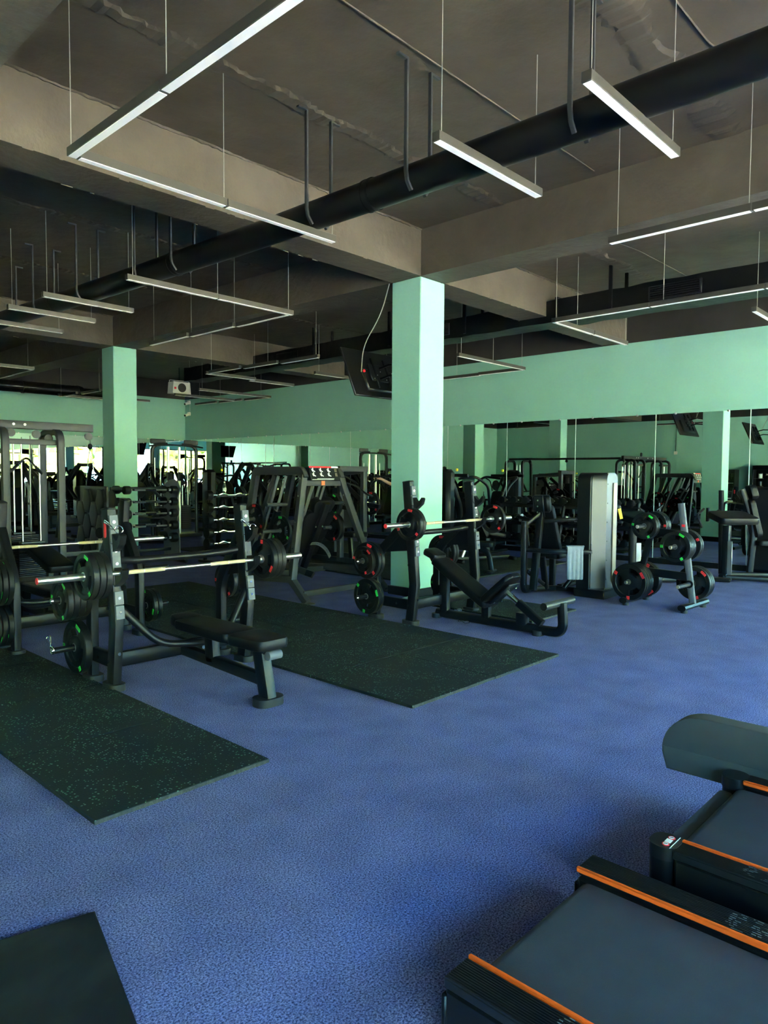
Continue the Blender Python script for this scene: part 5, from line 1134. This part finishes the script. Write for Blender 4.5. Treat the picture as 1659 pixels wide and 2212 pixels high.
# ---- plate loaded press left of the column
pm2 = thing('plate_loaded_machine', 'charcoal plate loaded rack machine just left of the main column', 'machine', (9.15, 9.4, .024))
for x in (-.30, .30): MB().bar([(x, 0, .03), (x, 0, 1.70)], .10, .09, (1, 0, 0), .1).build('upright', 'grey_steel', pm2); MB().bar([(x, -.5, .05), (x, .8, .05)], .09, .08, (1, 0, 0), .1).build('floor_beam', 'grey_steel', pm2); MB().bar([(x, 0, 1.66), (x, .8, 1.60), (x, .8, .06)], .08, .08, (1, 0, 0), .1).build('rear_frame', 'grey_steel', pm2)
MB().bar([(-.36, 0, 1.70), (.36, 0, 1.70)], .10, .10, (0, 1, 0), .08).build('top_beam', 'grey_steel', pm2)
for s_ in (-1, 1): MB().bar([(s_*.2, .6, 1.55), (s_*.42, .1, 1.05), (s_*.42, -.3, 1.0)], .06, .08, (1, 0, 0)).build('press_arm', 'steel', pm2); MB().cyl((s_*.34, -.02, 1.08), (s_*.66, -.02, 1.08), .0245, 12).build('storage_horn', 'chrome', pm2)
MB().tube(bend([(-.22, -.05, 1.45), (-.1, -.2, 1.4), (.05, -.3, 1.25), (.22, -.3, 1.2)], .08), .02, 8).build('bent_handle', 'steel', pm2)
MB().cushion(pad_poly(-.4, .4, .4, .3, .07), .09, Tm((0, .35, .95), (math.radians(70), 0, 0)), .02).build('back_pad', 'vinyl', pm2); MB().cushion(pad_poly(-.2, .2, .4, .36, .07), .09, Tm((0, -.05, .45)), .02).build('seat_pad', 'vinyl', pm2)
MB().bar([(0, .0, .05), (0, .05, .48)], .08, .1, (1, 0, 0)).build('seat_post', 'steel', pm2)
plate(9.62, 9.38, 1.08, .225, .05, 'red', '20', 'big red labelled plate hanging alone just left of the main column', None, .1)
plate(9.15-.46, 9.38, 1.08, .20, .05, 'red', '15', 'red labelled plate on the left arm of the charcoal rack machine', 'plates on the rack machine', .4)
plate(9.15-.51, 9.38, 1.08, .20, .05, 'green', '15', 'green labelled plate on the left arm of the charcoal rack machine', 'plates on the rack machine', .4)

# ---- generic machines filling the far half of the gym
def press_machine(lab, x, y, rz, tall=1.75, grp=None):
    t = thing('weight_machine', lab, 'machine', (x, y, 0), rz, grp)
    MB().box((.0, .62, tall/2), (.42, .28, tall), bev=.08).build('weight_tower', 'steel', t); MB().box((0, .475, tall/2), (.26, .012, tall-.3), bev=.005).build('front_cover', 'silver', t); MB().box((0, .62, .05), (.5, .42, .1), bev=.02).build('tower_base', 'steel', t)
    MB().bar([(0, .5, .06), (0, -.9, .06)], .10, .08, (1, 0, 0)).build('floor_rail', 'steel', t); MB().box((0, -.9, .04), (.6, .1, .07), bev=.02).build('front_foot', 'steel', t)
    MB().bar(bend([(0, .1, .06), (0, .05, .9), (0, .35, 1.45), (0, .5, 1.5)], .15), .09, .09, (1, 0, 0)).build('main_post', 'steel', t)
    MB().cushion(pad_poly(-.36, .36, .38, .30, .07), .09, Tm((0, .0, .90), (math.radians(76), 0, 0)), .02).build('back_pad', 'vinyl', t); MB().cushion(pad_poly(-.22, .2, .4, .36, .08), .09, Tm((0, -.28, .46)), .02).build('seat_pad', 'vinyl', t); MB().bar([(0, -.3, .06), (0, -.3, .47)], .08, .1, (1, 0, 0)).build('seat_post', 'steel', t)
    for s_ in (-1, 1):
        MB().tube(bend([(s_*.12, .3, 1.55), (s_*.46, .15, 1.60), (s_*.50, -.25, 1.40), (s_*.42, -.42, 1.05)], .12), .028, 10).build('press_arm', 'steel', t); MB().cyl((s_*.42, -.40, 1.12), (s_*.42, -.43, .92), .026, 10).build('handle_grip', 'rubber', t)
    MB().box((0, .40, 1.62), (.9, .06, .07), bev=.01).build('arm_bridge', 'steel', t); MB().box((.0, .2, 1.74), (.05, .05, .06), bev=.01).build('yellow_pin', 'yellow', t)
    return t
def iso_machine(lab, x, y, rz, grp=None):
    t = thing('lever_machine', lab, 'machine', (x, y, 0), rz, grp)
    for s_ in (-1, 1):
        MB().bar([(s_*.55, -.5, .05), (s_*.25, .5, .05)], .08, .08, (1, 0, 0)).build('floor_beam', 'steel', t); MB().bar(bend([(s_*.45, .4, .06), (s_*.35, .35, 1.1), (s_*.15, -.1, 1.85)], .2), .08, .09, (1, 0, 0)).build('side_frame', 'steel', t)
        MB().bar(bend([(s_*.2, -.05, 1.80), (s_*.55, -.1, 1.4), (s_*.5, -.45, 1.0)], .15), .06, .07, (1, 0, 0)).build('lever_arm', 'steel', t); MB().cyl((s_*.5, .1, 1.25), (s_*.85, .1, 1.25), .0245, 12).build('storage_horn', 'chrome', t); MB().cyl((s_*.30, -.45, 1.0), (s_*.62, -.5, 1.02), .022, 10).build('handle_grip', 'rubber', t)
        pt = MB(); pt.lathe([(.03, -.025), (.2, -.025), (.205, 0), (.2, .025), (.03, .025)], Matrix.Translation((s_*.60, .1, 1.25)) @ Euler((0, PI/2, 0)).to_matrix().to_4x4(), 24); pt.build('loaded_disc', 'rubber', t)
    MB().bar([(-.2, -.08, 1.82), (.2, -.08, 1.82)], .08, .08, (0, 1, 0)).build('top_bar', 'steel', t); MB().bar([(0, .45, .06), (0, -.75, .06)], .08, .08, (1, 0, 0)).build('floor_rail', 'steel', t)
    MB().cushion(pad_poly(-.36, .36, .4, .3, .07), .09, Tm((0, .05, .95), (math.radians(72), 0, 0)), .02).build('back_pad', 'vinyl', t); MB().cushion(pad_poly(-.22, .2, .4, .36, .08), .09, Tm((0, -.28, .48)), .02).build('seat_pad', 'vinyl', t); MB().bar([(0, -.25, .06), (0, -.25, .5)], .09, .1, (1, 0, 0)).build('seat_post', 'steel', t)
    return t
pA = press_machine('seated machine with silver tower against the mirror wall right of the column', 12.45, 9.35, PI/2)
iA = iso_machine('black lever press with arched arms between the curl bar rack and the back wall', 9.6, 13.4, .4)
iA.location.z = .024
GR = 'machines in the dark far half of the gym'; GM = 'machines on the reception side, seen in the mirrors'
for (x, y, rz, lab) in ((11.6, 15.2, 1.4, 'black lever machine close to the mirror wall in the far half'), (11.3, 19.6, 2.8, 'black lever machine in the far corner'), (7.6, 17.2, .2, 'black lever machine behind the far left column'), (5.4, 15.4, -.5, 'black lever machine behind the hexagon stand'), (8.4, 15.6, .9, 'black lever machine in front of the functional trainer')):
    dup(iA, (x, y, 0), rz, lab, GR)
for (x, y, rz, lab) in ((12.1, 13.0, PI/2, 'seated machine with silver tower by the mirror wall, behind the lever press'), (11.9, 17.4, PI/2, 'seated machine with silver tower by the mirror wall near the far corner'), (6.3, 20.2, 0, 'seated machine with silver tower against the back wall, right one'), (4.2, 20.2, 0, 'seated machine with silver tower against the back wall, left one'), (7.9, 20.3, 0, 'seated machine with silver tower against the back wall nearest the corner')):
    dup(pA, (x, y, 0), rz, lab, GR)
for (x, y, rz, k, lab2) in ((.3, 9.2, -PI/2, 0, 'beside the counter'), (.2, 12.0, -PI/2, 1, 'past the counter'), (-2.2, 7.0, -PI/2, 0, 'near the marble panel'), (-2.0, 16.4, -PI/2, 0, 'under the socket'), (1.8, 16.0, .3, 1, 'behind the second cable tower'), (-1.5, 19.8, 0, 0, 'in the far left corner'), (1.5, 20.0, 0, 1, 'at the back wall'), (2.6, 12.4, .1, 0, 'beside the cable crossover')):
    dup(pA if k == 0 else iA, (x, y, 0), rz, 'black %s machine on the reception side, %s' % (('tower', 'lever')[k], '%s, seen in the mirrors' % lab2), GM)
# flat utility bench by the dumbbells
ub = thing('utility_bench', 'low flat bench with curved foot tube behind the incline bench', 'bench', (9.45, 7.15, .024), .35)
MB().bar(bend([(0, -.55, .03), (0, -.50, .38), (0, .1, .40), (0, .55, .40), (0, .60, .03)], .14), .07, .09, (1, 0, 0), .4).build('frame_tube', 'steel', ub); MB().cushion(pad_poly(-.60, .62, .28, .28, .06), .08, Tm((0, 0, .43)), .02).build('bench_pad', 'vinyl', ub)
for y in (-.55, .60): MB().box((0, y, .025), (.42, .10, .05), bev=.02).build('rubber_foot', 'foot', ub)
ab = thing('adjustable_bench', 'adjustable bench with raised backrest in front of the dumbbell rack', 'bench', (10.9, 7.7, .024), 1.2)
MB().bar([(0, -.6, .06), (0, .6, .06)], .07, .07, (1, 0, 0)).build('floor_rail', 'steel', ab); MB().box((0, .6, .04), (.6, .08, .07), bev=.02).build('rear_foot', 'steel', ab); MB().box((0, -.6, .04), (.4, .08, .07), bev=.02).build('front_foot', 'steel', ab)
MB().bar([(0, -.1, .06), (0, -.1, .42)], .07, .1, (1, 0, 0)).build('hinge_post', 'steel', ab); MB().bar([(0, .45, .08), (0, .15, .8)], .05, .05, (1, 0, 0)).build('support_strut', 'satin', ab)
MB().cushion(pad_poly(-.42, .42, .3, .28, .06), .08, Tm((0, .20, .80), (math.radians(62), 0, 0)), .02).build('back_pad', 'vinyl', ab); MB().cushion(pad_poly(-.2, .2, .3, .3, .06), .08, Tm((0, -.24, .46), (.2, 0, 0)), .02).build('seat_pad', 'vinyl', ab)

# ---- small scale on the carpet by the column
wsc = thing('floor_scale', 'small pale topped scale on the carpet at the foot of the column', 'scale', (6.72, 5.82, 0), .2)
MB().box((0, 0, .03), (.34, .30, .03), bev=.008).build('scale_body', 'blackplastic', wsc); MB().box((0, 0, .048), (.33, .29, .006), bev=.002).build('glass_top', 'mirror_edge', wsc)
mb = MB(); [mb.cyl((a*.13, b_*.11, 0), (a*.13, b_*.11, .016), .02, 8) for a in (-1, 1) for b_ in (-1, 1)]; mb.build('scale_feet', 'foot', wsc)

# ---- reception side, seen in the mirrors
def cabinet(x, y, w, d, h, lab, nsh, glass=True):
    t = thing('display_fridge' if glass else 'wall_cabinet', lab, 'fridge' if glass else 'cabinet', (x, y, 0))
    for (c, s_) in (((0, -w/2+.02, h/2), (d, .04, h)), ((0, w/2-.02, h/2), (d, .04, h)), ((-d/2+.02, 0, h/2), (.04, w-.08, h)), ((0, 0, .06), (d, w-.08, .12)), ((0, 0, h-.08), (d, w-.08, .16))): MB().box(c, s_, bev=.005).build('carcass_panel', 'blackplastic', t)
    for k in range(nsh): MB().box((0, 0, .3+k*(h-.5)/nsh), (d-.08, w-.10, .02)).build('shelf', 'satin', t)
    if glass: MB().box((d/2-.01, 0, h/2), (.012, w-.1, h-.3)).build('glass_door', 'glass', t); MB().cyl((d/2+.02, w/2-.1, h*.4), (d/2+.02, w/2-.1, h*.65), .012, 8).build('handle', 'chrome', t)
    return t
cabinet(-5.2, 9.9, .8, .6, 1.95, 'black display fridge with glass door by the reception, seen in the mirror', 4)
cabinet(-5.2, 8.2, 1.3, .45, 2.1, 'black shelf unit of supplement tubs by the reception, seen in the mirror', 5, False)
for i in range(4):
    for k in range(5):
        c = ('white', 'red', 'blue', 'champagne', 'blackplastic')[(i*2+k) % 5]
        o = thing('supplement_tub', '%s supplement tub on the reception unit, %s shelf, %s column' % ({'champagne': 'gold', 'blackplastic': 'black'}.get(c, c), ('lowest', 'second', 'third', 'fourth', 'top')[k], ('first', 'second', 'third', 'last')[i]), 'tub', (-5.15, 7.75+.28*i, .3+k*(2.1-.5)/5+.011), 0, 'tubs on the reception shelves')
        MB().cyl((0, 0, 0), (0, 0, .17), .075, 14).build('tub_body', c, o); MB().cyl((0, 0, .17), (0, 0, .20), .078, 14).build('lid', 'blackplastic', o)
rc = thing('reception_counter', 'dark reception counter with marble side, seen in the mirror', 'counter', (-3.7, 8.6, 0))
MB().box((0, 0, .52), (.55, 3.0, 1.04), bev=.01).build('counter_body', 'cabinet', rc); MB().box((0, 0, 1.06), (.65, 3.1, .04), bev=.006).build('counter_top', 'cabinet', rc); MB().box((.28, -1.2, .55), (.012, .5, .9)).build('marble_panel', 'marble', rc); MB().box((.285, .5, .8), (.01, .5, .05)).build('light_slot', 'white', rc)
mp = tag(MB().box((-5.52, 4.6, .8), (.05, 1.4, 1.5), bev=.005).build('marble_panel', 'marble'), 'white marble panel leaning on the left wall, seen in the mirror', 'panel')
wst = thing('wall_socket', 'white wall socket with cable on the left wall, seen in the mirror', 'socket', (-5.58, 12.2, 2.7)); MB().box((0, 0, 0), (.05, .14, .14), bev=.01).build('socket_box', 'cream', wst); MB().cyl((0, 0, .07), (0, 0, 1.45), .01, 6).build('cable', 'ink', wst)

# dark bench between the plate tree and the mirror, with a yellow strap on its handle
pb2 = dup(pb, (10.35, 4.62, 0), .5, 'black preacher bench behind the plate tree, beside the silver weight tower')
yt = thing('strap', 'short yellow strap hanging behind the plate tree, right of the silver tower', 'strap', (9.98, 4.62, 1.02))
MB().bar([(0, 0, .12), (.01, -.01, .06), (.035, -.02, -.03)], .045, .008, (.7, -.7, 0), .1).build('webbing', 'yellow', yt)
MB().tube(bend([(.25, .1, -.10), (.06, .02, .14), (-.08, -.02, .16)], .05), .022, 10).build('strap_handle', 'guard', yt)
